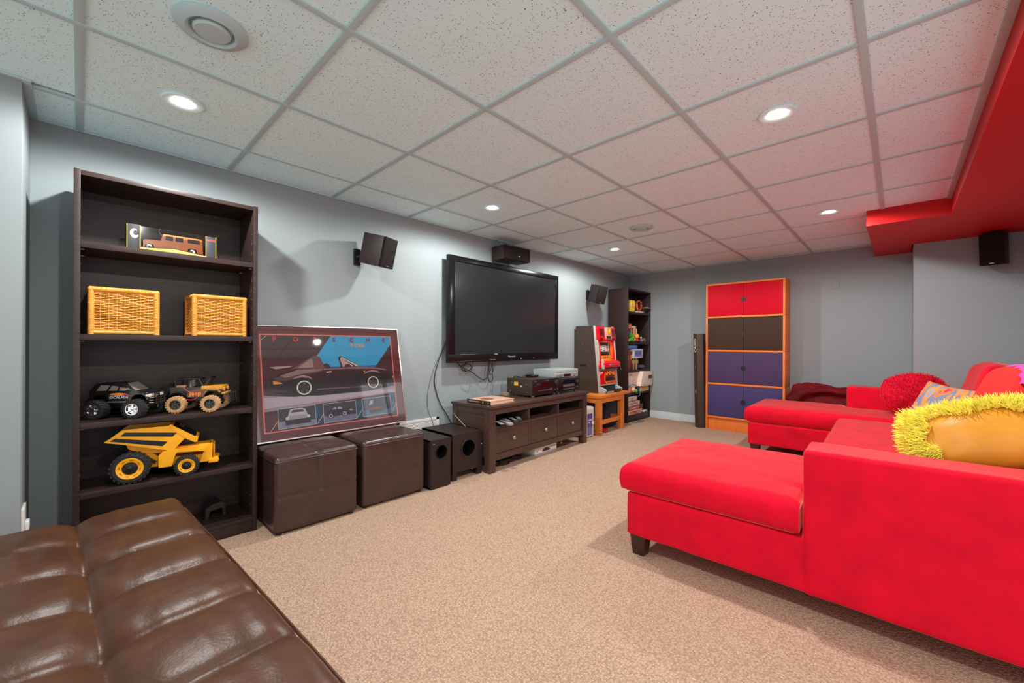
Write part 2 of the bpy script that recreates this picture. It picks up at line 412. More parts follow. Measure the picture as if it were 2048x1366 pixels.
# recessed lights
LIGHTS = [(0.305, 0.305, 'recessed ceiling light above the near dark bookcase, below the large ceiling vent'),
          (2.134, 2.134, 'recessed ceiling light above the near red chaise, nearest the red soffit edge'),
          (0.305, 2.134, 'recessed ceiling light over the wall between left wall speaker and television'),
          (0.305, 3.96, 'small recessed ceiling light farthest away, above the slot machine and far bookcase'),
          (2.134, 3.96, 'recessed ceiling light beside the jutting end of the red soffit'),
          (2.134, 0.305, 'recessed ceiling light above the brown leather sofa bed')]
for x, y, lb in LIGHTS:
    t = thing('recessed_light', lb, 'ceiling light', (x, y, 2.056), 0, 'recessed ceiling lights')
    b = MB(); b.lathe([(0.05, -0.001), (0.074, -0.001), (0.076, -0.004), (0.070, -0.0075), (0.052, -0.006), (0.034, -0.0005)], n=40, cap0=False, cap1=False); b.build('trim_ring', ring_white, t)
    b = MB(); b.lathe([(0.001, -0.008), (0.020, -0.0075), (0.033, -0.004), (0.036, 0.0)], n=32); b.build('lens', lamp_glow, t)
    ld = bpy.data.lights.new('lamp', 'SPOT'); ld.energy = LAMP_W; ld.spot_size = math.radians(177); ld.spot_blend = 0.32; ld.shadow_soft_size = 0.03; ld.color = LAMP_RGB
    lo = bpy.data.objects.new('lamp', ld); COL.objects.link(lo); lo.parent = t; lo.location = (0, 0, -0.022)
# round air diffusers
for x, y, lb in [(0.90, 0.298, 'round white air diffuser in the ceiling nearest the camera'), (0.886, 3.385, 'small round white air diffuser in the far ceiling')]:
    t = thing('air_diffuser', lb, 'vent', (x, y, 2.056))
    b = MB(); b.lathe([(0.075, 0.0), (0.1, 0.0), (0.102, -0.006), (0.092, -0.014), (0.07, -0.02), (0.062, -0.014), (0.06, -0.004), (0.056, 0.0)], n=48, cap0=False, cap1=False); b.build('flange', grid_white, t)
    b = MB(); b.lathe([(0.05, -0.006), (0.052, -0.016), (0.046, -0.022), (0.01, -0.024)], n=48); b.build('centre_disc', grid_white, t)
# plates, vent grille
t = thing('wall_outlet', 'white wall outlet with plug at left corner above the brown sofa', 'outlet', (-0.05, -0.155, 0.30))
B('cover_plate', white_plastic, t, -0.06, 0.05, 0.0, 0.008, -0.06, 0.06, 0.002)
B('plug', white_plastic, t, -0.03, 0.02, 0.008, 0.02, -0.035, 0.0, 0.004)
t = thing('wall_plate', 'blank switch plate painted grey on the far wall right of cabinet', 'switch plate', (2.03, FWY, 1.69))
B('cover_plate', paint_wall, t, -0.035, 0.035, -0.006, 0.0, -0.055, 0.055, 0.003)
for z in (.035, -.035):
    b = MB(); b.lathe([(0.003, 0), (0.002, 0.0015)], (0, -0.006, z), (0, -1, 0), 8); b.build('screw', paint_wall, t)
t = thing('return_air_grille', 'white louvred return air grille low on the wall behind the subwoofers', 'vent', (TW, 1.73, 0.275))
b = MB()
for q in ((0, 0.415, 0, 0.022), (0, 0.415, 0.103, 0.125), (0, 0.03, 0, 0.125), (0.385, 0.415, 0, 0.125)): b.box(0.0005, 0.01, *q, 0.001)
b.build('grille_frame', white_plastic, t)
B('backing', paint(60, 60, 62), t, 0.0003, 0.002, 0.02, 0.395, 0.015, 0.11, 0)
for k in range(8):
    b = MB(); z = 0.026 + k * 0.0105; b.prism([(0.002, z + 0.006), (0.009, z), (0.009, z + 0.0025), (0.002, z + 0.0085)], lambda a, c, t_: (a, t_, c), 0.028, 0.387); b.build('louvre', white_plastic, t)

# ================================================================== BOOKCASES
def bookcase(name, label, loc, D, W, H, shelves, rz=0):
    """front face at local x = 0, left side at y = 0; shelves = top heights"""
    t = thing(name, label, 'bookcase', loc, rz, 'two matching dark bookcases'); p = 0.021
    B('side_panel', wood_black, t, -D, 0, 0, p, 0, H); B('side_panel', wood_black, t, -D, 0, W - p, W, 0, H)
    B('top_panel', wood_black, t, -D, -0.002, p, W - p, H - p - 0.003, H - 0.003)
    B('back_panel', wood_black, t, -D, -D + 0.006, p, W - p, 0.02, H - 0.02, 0)
    for z in shelves[:-1]: B('shelf', wood_black, t, -D + 0.006, -0.004, p, W - p, z - 0.026, z)
    B('bottom_shelf', wood_black, t, -D + 0.006, -0.004, p, W - p, shelves[-1] - 0.022, shelves[-1])
    B('kickboard', wood_black, t, -0.022, -0.006, p, W - p, 0, shelves[-1] - 0.022)
    for y, s in ((W - p, 1), (p, -1)):
        b = MB()
        for x in (-0.035, -D + 0.05):
            z = 0.14
            while z < H - 0.1:
                b.cyl((x, y, z), (x, y - s * 0.0006, z), 0.0022, n=6); z += 0.032 * 1.6
        b.build('peg_holes', paint(150, 140, 132), t, kind='stuff')  # pale colour paints in the light reflected by the holes
    for z in shelves[:-1]:
        for x in (-0.035, -D + 0.05):
            for y, s in ((W - p, -1), (p, 1)):
                b = MB(); b.cyl((x, y, z - 0.030), (x, y + s * 0.012, z - 0.030), 0.0035, n=8); b.build('shelf_pin', silver, t)
    return t
BX, BY = -0.03, -0.016
bookcase('bookcase', 'tall dark bookcase on the left holding toy trucks and two wicker baskets', (BX, BY, 0), 0.285, 0.692, 1.775, [1.465, 1.062, 0.675, 0.372, 0.078])
bookcase('bookcase', 'dark bookcase in the far corner packed with books, toys and board games', (-0.045, 4.925, 0), 0.288, 0.675, 1.775, [1.468, 1.06, 0.688, 0.385, 0.092])

# ================================================================== OTTOMANS
def ottoman(loc, d, w, h, label, rz=0):
    t = thing('ottoman', label, 'ottoman', loc, rz, 'dark leather cube ottomans')
    def fn(p, u, n):
        s = 0.0
        # stitched seams across every face, a lid seam under the top
        for k in (0, 1):
            if abs(n[k]) < 0.9: s += 0.004 * math.exp(-(p[k] / 0.006) ** 2)
        if abs(n[2]) < 0.9: s += 0.0035 * math.exp(-((p[2] + 0.01) / 0.006) ** 2)
        q = p - n * s
        puff = 0.006 * (1 - u[0] ** 2) * (1 - u[1] ** 2) if n[2] > 0.8 else 0
        wr = 0.002 * noise.noise(p * 11) + 0.0012 * noise.noise(p * 31)
        return q + n * (puff + wr)
    b = MB(); b.soft(-d, 0, 0, w, 0.012, h, 0.022, 46, fn); b.build('body', leather_dark, t, 1.2)
    b = MB()
    for z in (h - 0.026,):
        pts = [(-0.022, 0.002, z), (0.002, 0.022, z)]
        ring = [(-d + .02, -.001, z), (-.02, -.001, z), (-.004, .004, z), (.001, .02, z), (.001, w - .02, z), (-.004, w - .004, z), (-.02, w + .001, z), (-d + .02, w + .001, z), (-d + .004, w - .004, z), (-d - .001, w - .02, z), (-d - .001, .02, z), (-d + .004, .004, z)]
        b.tube(ring, 0.003, 6, closed=True)
    b.build('piping', leather_dark, t)
    for x in (-d + 0.03, -0.03):
        for y in (0.03, w - 0.03):
            b = MB(); b.cyl((x, y, 0), (x, y, 0.014), 0.014, n=12); b.build('foot', plastic_black, t)
ottoman((0.145, 0.712, 0), 0.44, 0.455, 0.418, 'dark brown leather cube ottoman next to the tall bookcase')
ottoman((0.133, 1.205, 0), 0.44, 0.455, 0.418, 'dark brown leather cube ottoman next to the narrow subwoofer')

# ================================================================== SUBWOOFERS
def port_panel(b, x, y0, y1, z0, z1, cy, cz, r, n=48):
    """flat front at x with a round hole"""
    o = []; i = []
    for k in range(n):
        a = 2 * PI * k / n; c, s = math.cos(a), math.sin(a)
        tt = 1e9
        if c > 1e-9: tt = min(tt, (y1 - cy) / c)
        if c < -1e-9: tt = min(tt, (y0 - cy) / c)
        if s > 1e-9: tt = min(tt, (z1 - cz) / s)
        if s < -1e-9: tt = min(tt, (z0 - cz) / s)
        o.append(b.bm.verts.new((x, cy + c * tt, cz + s * tt))); i.append(b.bm.verts.new((x, cy + c * r, cz + s * r)))
    # exact corners
    for yy, zz in ((y0, z0), (y0, z1), (y1, z0), (y1, z1)):
        v = min(o, key=lambda q: (q.co.y - yy) ** 2 + (q.co.z - zz) ** 2); v.co = (x, yy, zz)
    b.bridge(o, i)
def subwoofer(name, label, loc, d, w, h, pz, pr, z0, feet, rz=0):
    t = thing(name, label, 'subwoofer', loc, rz, 'subwoofers beside the tv stand')
    b = MB()
    for q in ((-d, -d + .012, 0, w, z0, h), (-d, -.012, 0, .012, z0, h), (-d, -.012, w - .012, w, z0, h), (-d, -.012, 0, w, h - .012, h), (-d, -.012, 0, w, z0, z0 + .012)): b.box(*q)
    b.build('cabinet', vinyl_speaker, t)
    b = MB(); port_panel(b, 0.0, 0.0, w, z0, h, w / 2 + 0.006, pz, pr)
    for q in (((0, 0, z0), (0, w, z0)), ((0, w, z0), (0, w, h)), ((0, w, h), (0, 0, h)), ((0, 0, h), (0, 0, z0))):
        (x, ya, za), (_, yb, zb) = q; b.poly([(0, ya, za), (0, yb, zb), (-0.012, yb, zb), (-0.012, ya, za)])
    b.build('front_baffle', vinyl_speaker, t)
    b = MB(); b.lathe([(pr * 1.12, 0.001), (pr * 1.1, 0.004), (pr * .98, 0.002), (pr * .9, -0.012), (pr * .82, -0.03), (pr * .8, -0.16), (0.001, -0.161)], (0, w / 2 + 0.006, pz), (1, 0, 0), 40, cap0=False); b.build('port', plastic_gloss, t)
    for y0, y1 in feet: B('foot', vinyl_speaker, t, -0.06, -0.002, y0, y1, 0, z0 + 0.001, 0.002)
    for y0, y1 in feet[:2]: B('foot', vinyl_speaker, t, -d + 0.02, -d + 0.07, y0, y1, 0, z0 + 0.001, 0.002)
    return t
t = subwoofer('subwoofer', 'narrow black subwoofer with a round port between ottoman and wider subwoofer', (0.155, 1.692, 0), 0.42, 0.175, 0.348, 0.256, 0.046, 0.006, [(0.01, 0.04), (0.135, 0.165)])
B('indicator', silver, t, 0.0, 0.002, 0.018, 0.035, 0.318, 0.322, 0.0005)
t = subwoofer('subwoofer', 'wide black subwoofer with chrome-rimmed port touching the tv stand', (0.118, 1.915, 0), 0.40, 0.295, 0.345, 0.226, 0.062, 0.058, [(0.0, 0.045), (0.25, 0.295)])
b = MB(); b.lathe([(0.066, 0.0), (0.072, 0.003), (0.071, 0.006), (0.063, 0.005)], (0, 0.1535, 0.226), (1, 0, 0), 40, cap0=False, cap1=False); b.build('port_rim', steel_dark, t, label='dark chrome rim around the port')
b = MB(); b.sphere((0, 0.287, 0.235), 0.006); b.build('logo_badge', silver, t)

# ================================================================== TV STAND
t = thing('tv_stand', 'long dark brown media console with three drawers under the television', 'media console', (0.19, 2.225, 0), 0.028)
SW, SD, SH = 1.445, 0.455, 0.535      # length, depth, height ; local x<0 = back
B('top', wood_espresso, t, -SD - 0.005, 0.018, -0.012, SW + 0.012, SH - 0.022, SH, 0.003)
for x0, x1 in ((-0.06, 0.0), (-SD, -SD + 0.06)):
    for y0, y1 in ((0, 0.07), (SW - 0.07, SW)): B('leg', wood_espresso, t, x0, x1, y0, y1, 0, SH - 0.022, 0.002)
for y0, y1 in ((0.008, 0.026), (SW - 0.026, SW - 0.008)): B('side_panel', wood_espresso, t, -SD + 0.06, -0.06, y0, y1, 0.12, SH - 0.06)
for y0, y1 in ((0.002, 0.03), (SW - 0.03, SW - 0.002)): B('side_rail', wood_espresso, t, -SD + 0.06, -0.06, y0, y1, SH - 0.075, SH - 0.022)
B('top_rail', wood_espresso, t, -0.028, -0.004, 0.07, SW - 0.07, SH - 0.073, SH - 0.022)
B('bottom_rail', wood_espresso, t, -0.028, -0.006, 0.07, SW - 0.07, 0.092, 0.142)
B('back_panel', wood_espresso, t, -SD + 0.02, -SD + 0.028, 0.06, SW - 0.06, 0.11, SH - 0.03, 0)
B('cubby_shelf', wood_espresso, t, -SD + 0.03, -0.008, 0.027, SW - 0.027, 0.345, 0.366)
B('bottom_panel', wood_espresso, t, -SD + 0.03, -0.03, 0.027, SW - 0.027, 0.118, 0.130, 0)
dw = (SW - 0.14 - 0.04) / 3
for k in (1, 2):
    y = 0.07 + k * dw + (k - 1) * 0.02
    B('divider', wood_espresso, t, -SD + 0.03, -0.010, y, y + 0.02, 0.13, SH - 0.06)
for k in range(3):
    y0 = 0.07 + k * (dw + 0.02)
    d = B('drawer', wood_espresso, t, -0.03, -0.012, y0 + 0.003, y0 + dw - 0.003, 0.145, 0.342, 0.002)
    b = MB(); b.lathe([(0.006, 0), (0.006, 0.014), (0.014, 0.02), (0.0155, 0.026), (0.012, 0.031), (0.001, 0.032)], (-0.012, y0 + dw / 2, 0.245), (1, 0, 0), 20); b.build('knob', silver, d, label='small silver drawer knob')

# ================================================================== ORANGE CABINET
CW = 0.825
t = thing('storage_cabinet', 'tall orange-framed cabinet with red, black and purple double doors', 'cabinet', (0.798, 5.31, 0), 0.0)
for x0, x1 in ((0, 0.022), (CW - 0.022, CW)):
    for z0, z1 in ((0, 0.557), (0.559, 0.957), (0.959, 1.362), (1.364, 1.772)):
        B('side_panel', wood_orange, t, x0, x1, 0, 0.272, z0, z1, 0.001)
for z in (1.772, 1.376, 0.970, 0.572, 0.168): B('shelf_edge', wood_orange, t, 0.022, CW - 0.022, 0.001, 0.27, z - 0.022, z, 0.001)
B('back_panel', wood_orange, t, 0.022, CW - 0.022, 0.262, 0.27, 0.1, 1.75, 0)
B('plinth', wood_orange, t, 0.022, CW - 0.022, 0.025, 0.043, 0.0, 0.146, 0.001)
dcol = [paint(204, 0, 34, 0.62, spec=.15), paint(64, 44, 34, 0.62, spec=.2), paint(74, 54, 88, 0.62, spec=.2), paint(70, 58, 102, 0.62, spec=.2)]
for k, (z0, z1) in enumerate(((1.380, 1.746), (0.974, 1.350), (0.576, 0.944), (0.172, 0.546))):
    lab = ('bright red door', 'dark brown door', 'purple door', 'deep purple door')[k]
    for s in (0, 1):
        x0 = 0.025 if s == 0 else CW / 2 + 0.0015; x1 = CW / 2 - 0.0015 if s == 0 else CW - 0.025
        d = B('door', dcol[k], t, x0, x1, 0.004, 0.02, z0, z1, 0.001, label=lab)
        b = MB(); n = 14; zc = (z0 + z1) / 2
        a0 = PI / 2 if s == 0 else -PI / 2
        pts = [(CW / 2 + (-0.001 if s == 0 else 0.001) + 0.026 * math.cos(a0 + PI * i / n), zc + 0.026 * math.sin(a0 + PI * i / n)) for i in range(n + 1)]
        b.prism(pts, lambda a, c, q: (a, q, c), -0.001, 0.006); b.build('finger_pull', plastic_black, d, label='black round finger pull')

# ================================================================== RED SECTIONAL
S = thing('sectional_sofa', 'large red microsuede sectional sofa with a chaise at each end', 'sofa', (1.553, 1.86, 0), 0.019)
def wrinkle(amp, sc):
    def fn(p, u, n):
        return p + n * (amp * noise.noise(p * sc) + amp * 0.5 * noise.noise(p * sc * 2.7))
    return fn
def cushion_fn(puff, amp=0.003, sc=6):
    def fn(p, u, n):
        q = (1 - u[0] ** 4) * (1 - u[1] ** 4)
        if n[2] > 0.3: p = p + Vector((0, 0, puff * q))
        return p + n * (amp * noise.noise(p * sc) + amp * 0.4 * noise.noise(p * sc * 3.1))
    return fn
def soft_part(name, x0, x1, y0, y1, z0, z1, r, fn=None, m=suede, seg=26, **k):
    b = MB(); b.soft(x0, x1, y0, y1, z0, z1, r, seg, fn); return b.build(name, m, S, 1.3, **k)
# upholstered plinths
soft_part('chaise_base', 0.0, 1.72, 0.006, 0.80, 0.095, 0.301, 0.014, wrinkle(0.003, 7), seg=34)
soft_part('chaise_base', 0.0, 1.72, 2.42, 3.23, 0.115, 0.315, 0.014, wrinkle(0.003, 7), seg=34)
soft_part('seat_base', 0.70, 1.72, 0.80, 2.42, 0.095, 0.301, 0.012, wrinkle(0.002, 6))
# arms
soft_part('arm', 0.714, 1.74, 0.0, 0.20, 0.090, 0.634, 0.018, wrinkle(0.0025, 5), seg=34)
soft_part('arm', 0.68, 1.74, 3.05, 3.245, 0.10, 0.648, 0.018, wrinkle(0.0025, 5), seg=30)
# back frame
soft_part('back_frame', 1.55, 1.78, 0.0, 3.245, 0.095, 0.70, 0.02, wrinkle(0.003, 5), seg=30)
# seat cushions
def chaise_cushion(y0, y1, ya0, ya1, z0, z1):
    """seat cushion notched around the arm that occupies ya0..ya1 beyond x = 0.705"""
    b = MB()
    outline = [(-0.022, y0), (0.705, y0), (0.705, ya1), (1.30, ya1), (1.30, y1), (-0.022, y1)] if ya0 <= y0 else \
              [(-0.022, y0), (1.30, y0), (1.30, ya0), (0.672, ya0), (0.672, y1), (-0.022, y1)]
    # rasterised top with rounded outline: fine grid clipped to the outline
    n = 60; xs = [-0.022 + (1.322) * i / n for i in range(n + 1)]; m = 40; yy = [y0 + (y1 - y0) * j / m for j in range(m + 1)]
    cutx = 0.705 if ya0 <= y0 else 0.672
    xs = [cutx if abs(x - cutx) == min(abs(q - cutx) for q in xs) else x for x in xs]
    cy = ya1 if ya0 <= y0 else ya0
    yy = [cy if abs(y - cy) == min(abs(q - cy) for q in yy) else y for y in yy]
    def inside(x, y):
        if x <= cutx: return True
        return y >= cy if ya0 <= y0 else y <= cy
    def dist(x, y):
        d = min(x + 0.022, 1.30 - x if inside(1.2, y) else 9, y - y0, y1 - y)
        d = min(x + 0.022, y - y0 if (ya0 > y0 or x <= cutx) else y - cy, y1 - y if (ya0 <= y0 or x <= cutx) else cy - y, 1.30 - x)
        inarm = (y < cy) if ya0 <= y0 else (y > cy)
        if inarm: d = min(d, cutx - x)
        return max(0.0, d)
    r = 0.02; top = {}; bot = {}
    for i, x in enumerate(xs):
        for j, y in enumerate(yy):
            if not inside(x, y): continue
            d = dist(x, y); e = 0 if d >= r else r - math.sqrt(max(0, r * r - (r - d) ** 2))
            cr = 0.018 * (1 - math.exp(-d / 0.12))
            zt = z1 - e * 0.9 + cr + 0.0035 * noise.noise(Vector((x * 6, y * 6, 1))) + 0.002 * noise.noise(Vector((x * 17, y * 17, 4)))
            top[i, j] = b.bm.verts.new((x, y, zt)); bot[i, j] = b.bm.verts.new((x, y, z0 + e * 0.55))
    for (i, j) in list(top):
        if all(k in top for k in ((i + 1, j), (i, j + 1), (i + 1, j + 1))):
            cx = (xs[i] + xs[i + 1]) / 2; cyy = (yy[j] + yy[j + 1]) / 2
            if not inside(cx, cyy): continue
            b._f((top[i, j], top[i + 1, j], top[i + 1, j + 1], top[i, j + 1])); b._f((bot[i, j + 1], bot[i + 1, j + 1], bot[i + 1, j], bot[i, j]))
    bd = [e for e in b.bm.edges if len(e.link_faces) == 1]
    inv = {v: k for k, v in top.items()}
    mid = {}
    def md(k):
        if k not in mid:
            v = top[k].co; w_ = bot[k].co; mid[k] = [b.bm.verts.new(((v.x), (v.y), w_.z + (v.z - w_.z) * f)) for f in (0.25, 0.5, 0.75)]
            ce = Vector((0.35, (y0 + y1) / 2, 0)); out = (Vector((v.x, v.y, 0)) - ce)
            for q, f in zip(mid[k], (0.005, 0.008, 0.006)):
                if abs(v.x + 0.022) < 1e-4: q.co.x -= f
                if abs(v.y - y0) < 1e-4: q.co.y -= f
                if abs(v.y - y1) < 1e-4: q.co.y += f
        return mid[k]
    for e in bd:
        a, c = e.verts
        if a in inv and c in inv:
            ka, kc = inv[a], inv[c]; A = [bot[ka]] + md(ka) + [top[ka]]; Cc = [bot[kc]] + md(kc) + [top[kc]]
            for q in range(4): b._f((A[q], Cc[q], Cc[q + 1], A[q + 1]))
    return b.build('seat_cushion', suede, S, 1.2)
chaise_cushion(-0.004, 0.80, -1, 0.205, 0.305, 0.436)
chaise_cushion(2.42, 3.23, 3.045, 4, 0.32, 0.452)
soft_part('seat_cushion', 0.655, 1.30, 0.806, 2.414, 0.305, 0.437, 0.032, cushion_fn(0.02), seg=34)
# back cushions leaning on the frame
def back_cushion(y0, y1, x, h, tilt, m, yaw=0.0, z0=0.455, th=0.2):
    b = MB()
    def fn(p, u, n):
        q = (1 - u[1] ** 2) * (1 - u[2] ** 2)
        k = 1 - 0.35 * (abs(u[1]) ** 4) * (abs(u[2]) ** 4)
        p = Vector((p.x * (0.35 + 0.65 * math.sqrt(max(0, (1 - u[1] ** 6) * (1 - u[2] ** 6)))), p.y * k, p.z * k))
        p.z += 0.02 * u[2] * (1 - u[1] ** 2)
        return p + n * (0.006 * noise.noise(p * 7 + Vector((y0, 0, 0))) + 0.003 * noise.noise(p * 19))
    M = Matrix.Translation((x, (y0 + y1) / 2, z0)) @ Matrix.Rotation(yaw, 4, 'Z') @ Matrix.Rotation(tilt, 4, 'Y') @ Matrix.Translation((0, 0, h / 2))
    b.soft(-th / 2, th / 2, -(y1 - y0) / 2, (y1 - y0) / 2, -h / 2, h / 2, 0.05, 26, fn, M)
    return b.build('back_cushion', m, S, 1.3, label='lighter orange-red back cushion' if m is suede_lite else None)
back_cushion(2.18, 2.95, 1.42, 0.45, 0.26, suede)
back_cushion(1.18, 2.12, 1.36, 0.46, 0.36, suede_lite)
back_cushion(0.30, 1.12, 1.42, 0.45, 0.30, suede)
# legs
for x, y, z in ((0.055, 0.05, 0.097), (0.055, 0.75, 0.097), (0.055, 2.47, 0.117), (0.055, 3.18, 0.117), (1.65, 0.06, 0.097), (1.65, 3.18, 0.103)):
    b = MB(); w0, w1 = 0.038, 0.028
    pts0 = [(x - w1, y - w1, 0), (x + w1, y - w1, 0), (x + w1, y + w1, 0), (x - w1, y + w1, 0)]; pts1 = [(x - w0, y - w0, z), (x + w0, y - w0, z), (x + w0, y + w0, z), (x - w0, y + w0, z)]
    a = b.verts(pts0); c = b.verts(pts1); b._f(a[::-1]); b._f(c); b.bridge(a, c)
    b.build('leg', wood_leg, S, label='dark tapered wooden sofa leg')

# ================================================================== BROWN LEATHER SOFA BED
Fb = thing('sofa_bed', 'brown tufted leather sofa bed lying flat in the near left corner', 'sofa bed', (0.455, 0.245, 0), 0.047)
PX, PY = 0.232, 0.252
def futon_panel(name, x0, x1, y0, y1, z0, z1):
    """local: x along the length, y across (negative is away from the room); tufts of PX by PY"""
    b = MB(); n = int((x1 - x0) / 0.0098); m = int((y1 - y0) / 0.0098); V = {}
    for i in range(n + 1):
        for j in range(m + 1):
            x = x0 + (x1 - x0) * i / n; y = y0 + (y1 - y0) * j / m
            fx = (x - 0.222) / PX; dx = abs(fx - round(fx)) * PX
            # first tuft narrower: end seam at x = 0.222
            ry = round(y / PY); dy = abs(y - ry * PY) if ry != 0 else 9.0
            ex = min(x - x0, x1 - x); ey = min(y - y0, y1 - y)
            edge = min(ex, ey); r = 0.045
            z = z1 - (0 if edge >= r else (r - math.sqrt(max(0, r * r - (r - edge) ** 2))))
            sx = 0.011 * math.exp(-dx / 0.010) if ex > 0.03 else 0
            sy = 0.022 * math.exp(-dy / 0.020) if ey > 0.05 else 0
            pull = 0.012 * math.exp(-(dx / 0.04) ** 2 - (dy / 0.06) ** 2) if ey > 0.05 else 0
            dome = 0.012 * (1 - math.exp(-dx / 0.045)) * (1 - math.exp(-dy / 0.07))
            wr = 0.0022 * noise.noise(Vector((x * 9, y * 30, 0))) + 0.0012 * noise.noise(Vector((x * 30, y * 30, 3)))
            V[i, j] = b.bm.verts.new((x, y, z - sx - sy - pull + dome * min(1, edge / 0.06) + wr))
    for i in range(n):
        for j in range(m): b._f((V[i, j], V[i + 1, j], V[i + 1, j + 1], V[i, j + 1]))
    # sides down to the base with a bulge and vertical tuft pinches
    loop = [(i, 0) for i in range(n)] + [(n, j) for j in range(m)] + [(i, m) for i in range(n, 0, -1)] + [(0, j) for j in range(m, 0, -1)]
    rows = [[V[k] for k in loop]]
    for f, o in ((0.2, 0.006), (0.45, 0.012), (0.75, 0.010), (0.95, 0.002)):
        row = []
        for (i, j) in loop:
            c = V[i, j].co; z = c.z + (z0 - c.z) * f; x, y = c.x, c.y
            fx = (x - 0.222) / PX; dx = abs(fx - round(fx)) * PX; oo = o - 0.008 * math.exp(-dx / 0.012)
            if i == 0: x -= o
            if i == n: x += o
            if j == 0: y -= oo
            if j == m: y += oo
            row.append(b.bm.verts.new((x, y, z)))
        rows.append(row)
    for a, c in zip(rows, rows[1:]): b.bridge(a, c)
    b._f(rows[-1])
    return b.build(name, leather_brown, Fb, 1.3)
futon_panel('seat_panel', 0.0, 1.95, -PY * 2, 0.035, 0.27, 0.424)
futon_panel('back_panel', 0.0, 1.95, -PY * 4 - .03, -PY * 2 - 0.012, 0.27, 0.424)
b = MB(); b.tube([(0.02, 0.045, 0.372), (0.6, 0.049, 0.372), (1.2, 0.049, 0.372), (1.93, 0.045, 0.372)], 0.004, 6); b.build('piping', leather_brown, Fb)
B('support_frame', steel_dark, Fb, 0.1, 1.85, -0.9, -0.06, 0.235, 0.268, 0.004)
for x in (0.14, 1.80):
    for y in (-0.86, -0.10): 
        b = MB(); b.cyl((x, y, 0), (x, y, 0.24), 0.018, 0.022, 14); b.build('leg', chrome, Fb)

# ================================================================== TELEVISION
t = thing('television', 'large black flat television mounted on the left wall', 'television', (-0.27, 2.171, 0.863))
TWD, THT = 1.553, 0.936
for q in ((0, TWD, 0, 0.076), (0, TWD, THT - 0.05, THT), (0, 0.072, 0.076, THT - 0.05), (TWD - 0.05, TWD, 0.076, THT - 0.05)):
    B('bezel', plastic_gloss, t, -0.035, 0.0, *q, 0.004)
B('screen', mat('tv_screen', (36, 37, 39), 0.16, spec=0.22, var=0.03, vscale=3), t, -0.03, -0.008, 0.07, TWD - 0.048, 0.074, THT - 0.048, 0)
b = MB(); b.box(-0.085, -0.034, 0.03, TWD - 0.03, 0.03, THT - 0.03, 0.02); b.build('rear_housing', plastic_black, t)
B('wall_mount', steel_dark, t, -0.1, -0.084, 0.5, 1.05, 0.3, 0.65, 0.002)
B('lower_trim', plastic_gloss, t, -0.03, 0.003, 0.01, TWD - 0.01, 0.002, 0.014, 0.002)
tl = paint(190, 190, 192, 0.4)
lettering(t, 'Panasonic', 0.026, (0.0008, 0.79, 0.044), (0, 1, 0), (0, 0, 1), tl)
lettering(t, 'VIERA', 0.018, (0.0008, 0.57, 0.070), (0, 1, 0), (0, 0, 1), tl)
b = MB()
for k in range(5): b.box(0.0, 0.0012, 0.49 + k * 0.016, 0.498 + k * 0.016, 0.017, 0.020)
b.box(0.0, 0.0012, 0.92, 0.935, 0.018, 0.024); b.box(0.0, 0.0012, 1.12, 1.128, 0.018, 0.023); b.build('indicators', tl, t)
def cable(label, pts, r=0.004, m=plastic_black, name='cable', group=None, n=8):
    b = MB(); b.tube(spline(pts, n), r, 7); return tag(b.build(name, m, None, 1.2), label, 'cable', group)
X = -0.335
cable('black cable sagging below the television from its left side to centre', [(X, 2.31, 0.88), (X, 2.36, 0.825), (X, 2.44, 0.79), (X, 2.50, 0.765), (X, 2.57, 0.72), (X + .01, 2.62, 0.693), (X + .01, 2.67, 0.70), (X + .01, 2.70, 0.75), (X, 2.71, 0.88)])
pts = [(X + .008 + 0.003 * k, 2.41 + 0.05 * math.cos(a), 0.815 + 0.034 * math.sin(a)) for k, a in enumerate([i * 2 * PI / 10 + PI / 2 for i in range(17)])]
cable('coiled black cable loop under the left end of the television', [(X + .006, 2.46, 0.89)] + pts + [(X + .05, 2.47, 0.885)], 0.0042, n=4)
cable('doubled black cable hanging straight down below television centre', [(X + .03, 2.70, 0.88), (X + .03, 2.672, 0.80), (X + .03, 2.668, 0.74), (X + .03, 2.685, 0.675), (X + .032, 2.71, 0.668), (X + .034, 2.727, 0.70), (X + .034, 2.722, 0.76), (X + .034, 2.725, 0.88)])
cable('thin black cable looped twice below television centre', [(X + .044, 2.72, 0.88), (X + .044, 2.70, 0.81), (X + .044, 2.683, 0.755), (X + .044, 2.70, 0.735), (X + .044, 2.718, 0.76), (X + .044, 2.735, 0.82), (X + .044, 2.75, 0.88)], 0.0035)
cable('black power cord running from wall beside television down behind wide subwoofer', [(TW + .012, 2.226, 1.09), (TW + .008, 2.205, 1.02), (TW + .008, 2.14, 0.888), (TW + .008, 2.10, 0.76), (TW + .008, 2.098, 0.675), (TW + .008, 2.15, 0.52), (TW + .008, 2.25, 0.37), (TW + .012, 2.30, 0.26), (TW + .03, 2.305, 0.01)])
cable('thin grey speaker wire on wall behind the subwoofers', [(TW + .006, 2.22, 1.08), (TW + .006, 2.15, 0.93), (TW + .006, 2.085, 0.80), (TW + .006, 2.03, 0.62), (TW + .006, 2.03, 0.48), (TW + .012, 2.075, 0.36), (TW + .016, 2.09, 0.25), (TW + .03, 2.09, 0.008)], 0.002, paint(70, 70, 72))
cable('thin white cable looping from tv stand side beside subwoofer', [(-0.26, 2.214, 0.44), (-0.22, 2.208, 0.42), (-0.12, 2.205, 0.365), (-0.08, 2.207, 0.34), (-0.1, 2.21, 0.30)], 0.002, paint(190, 180, 172))

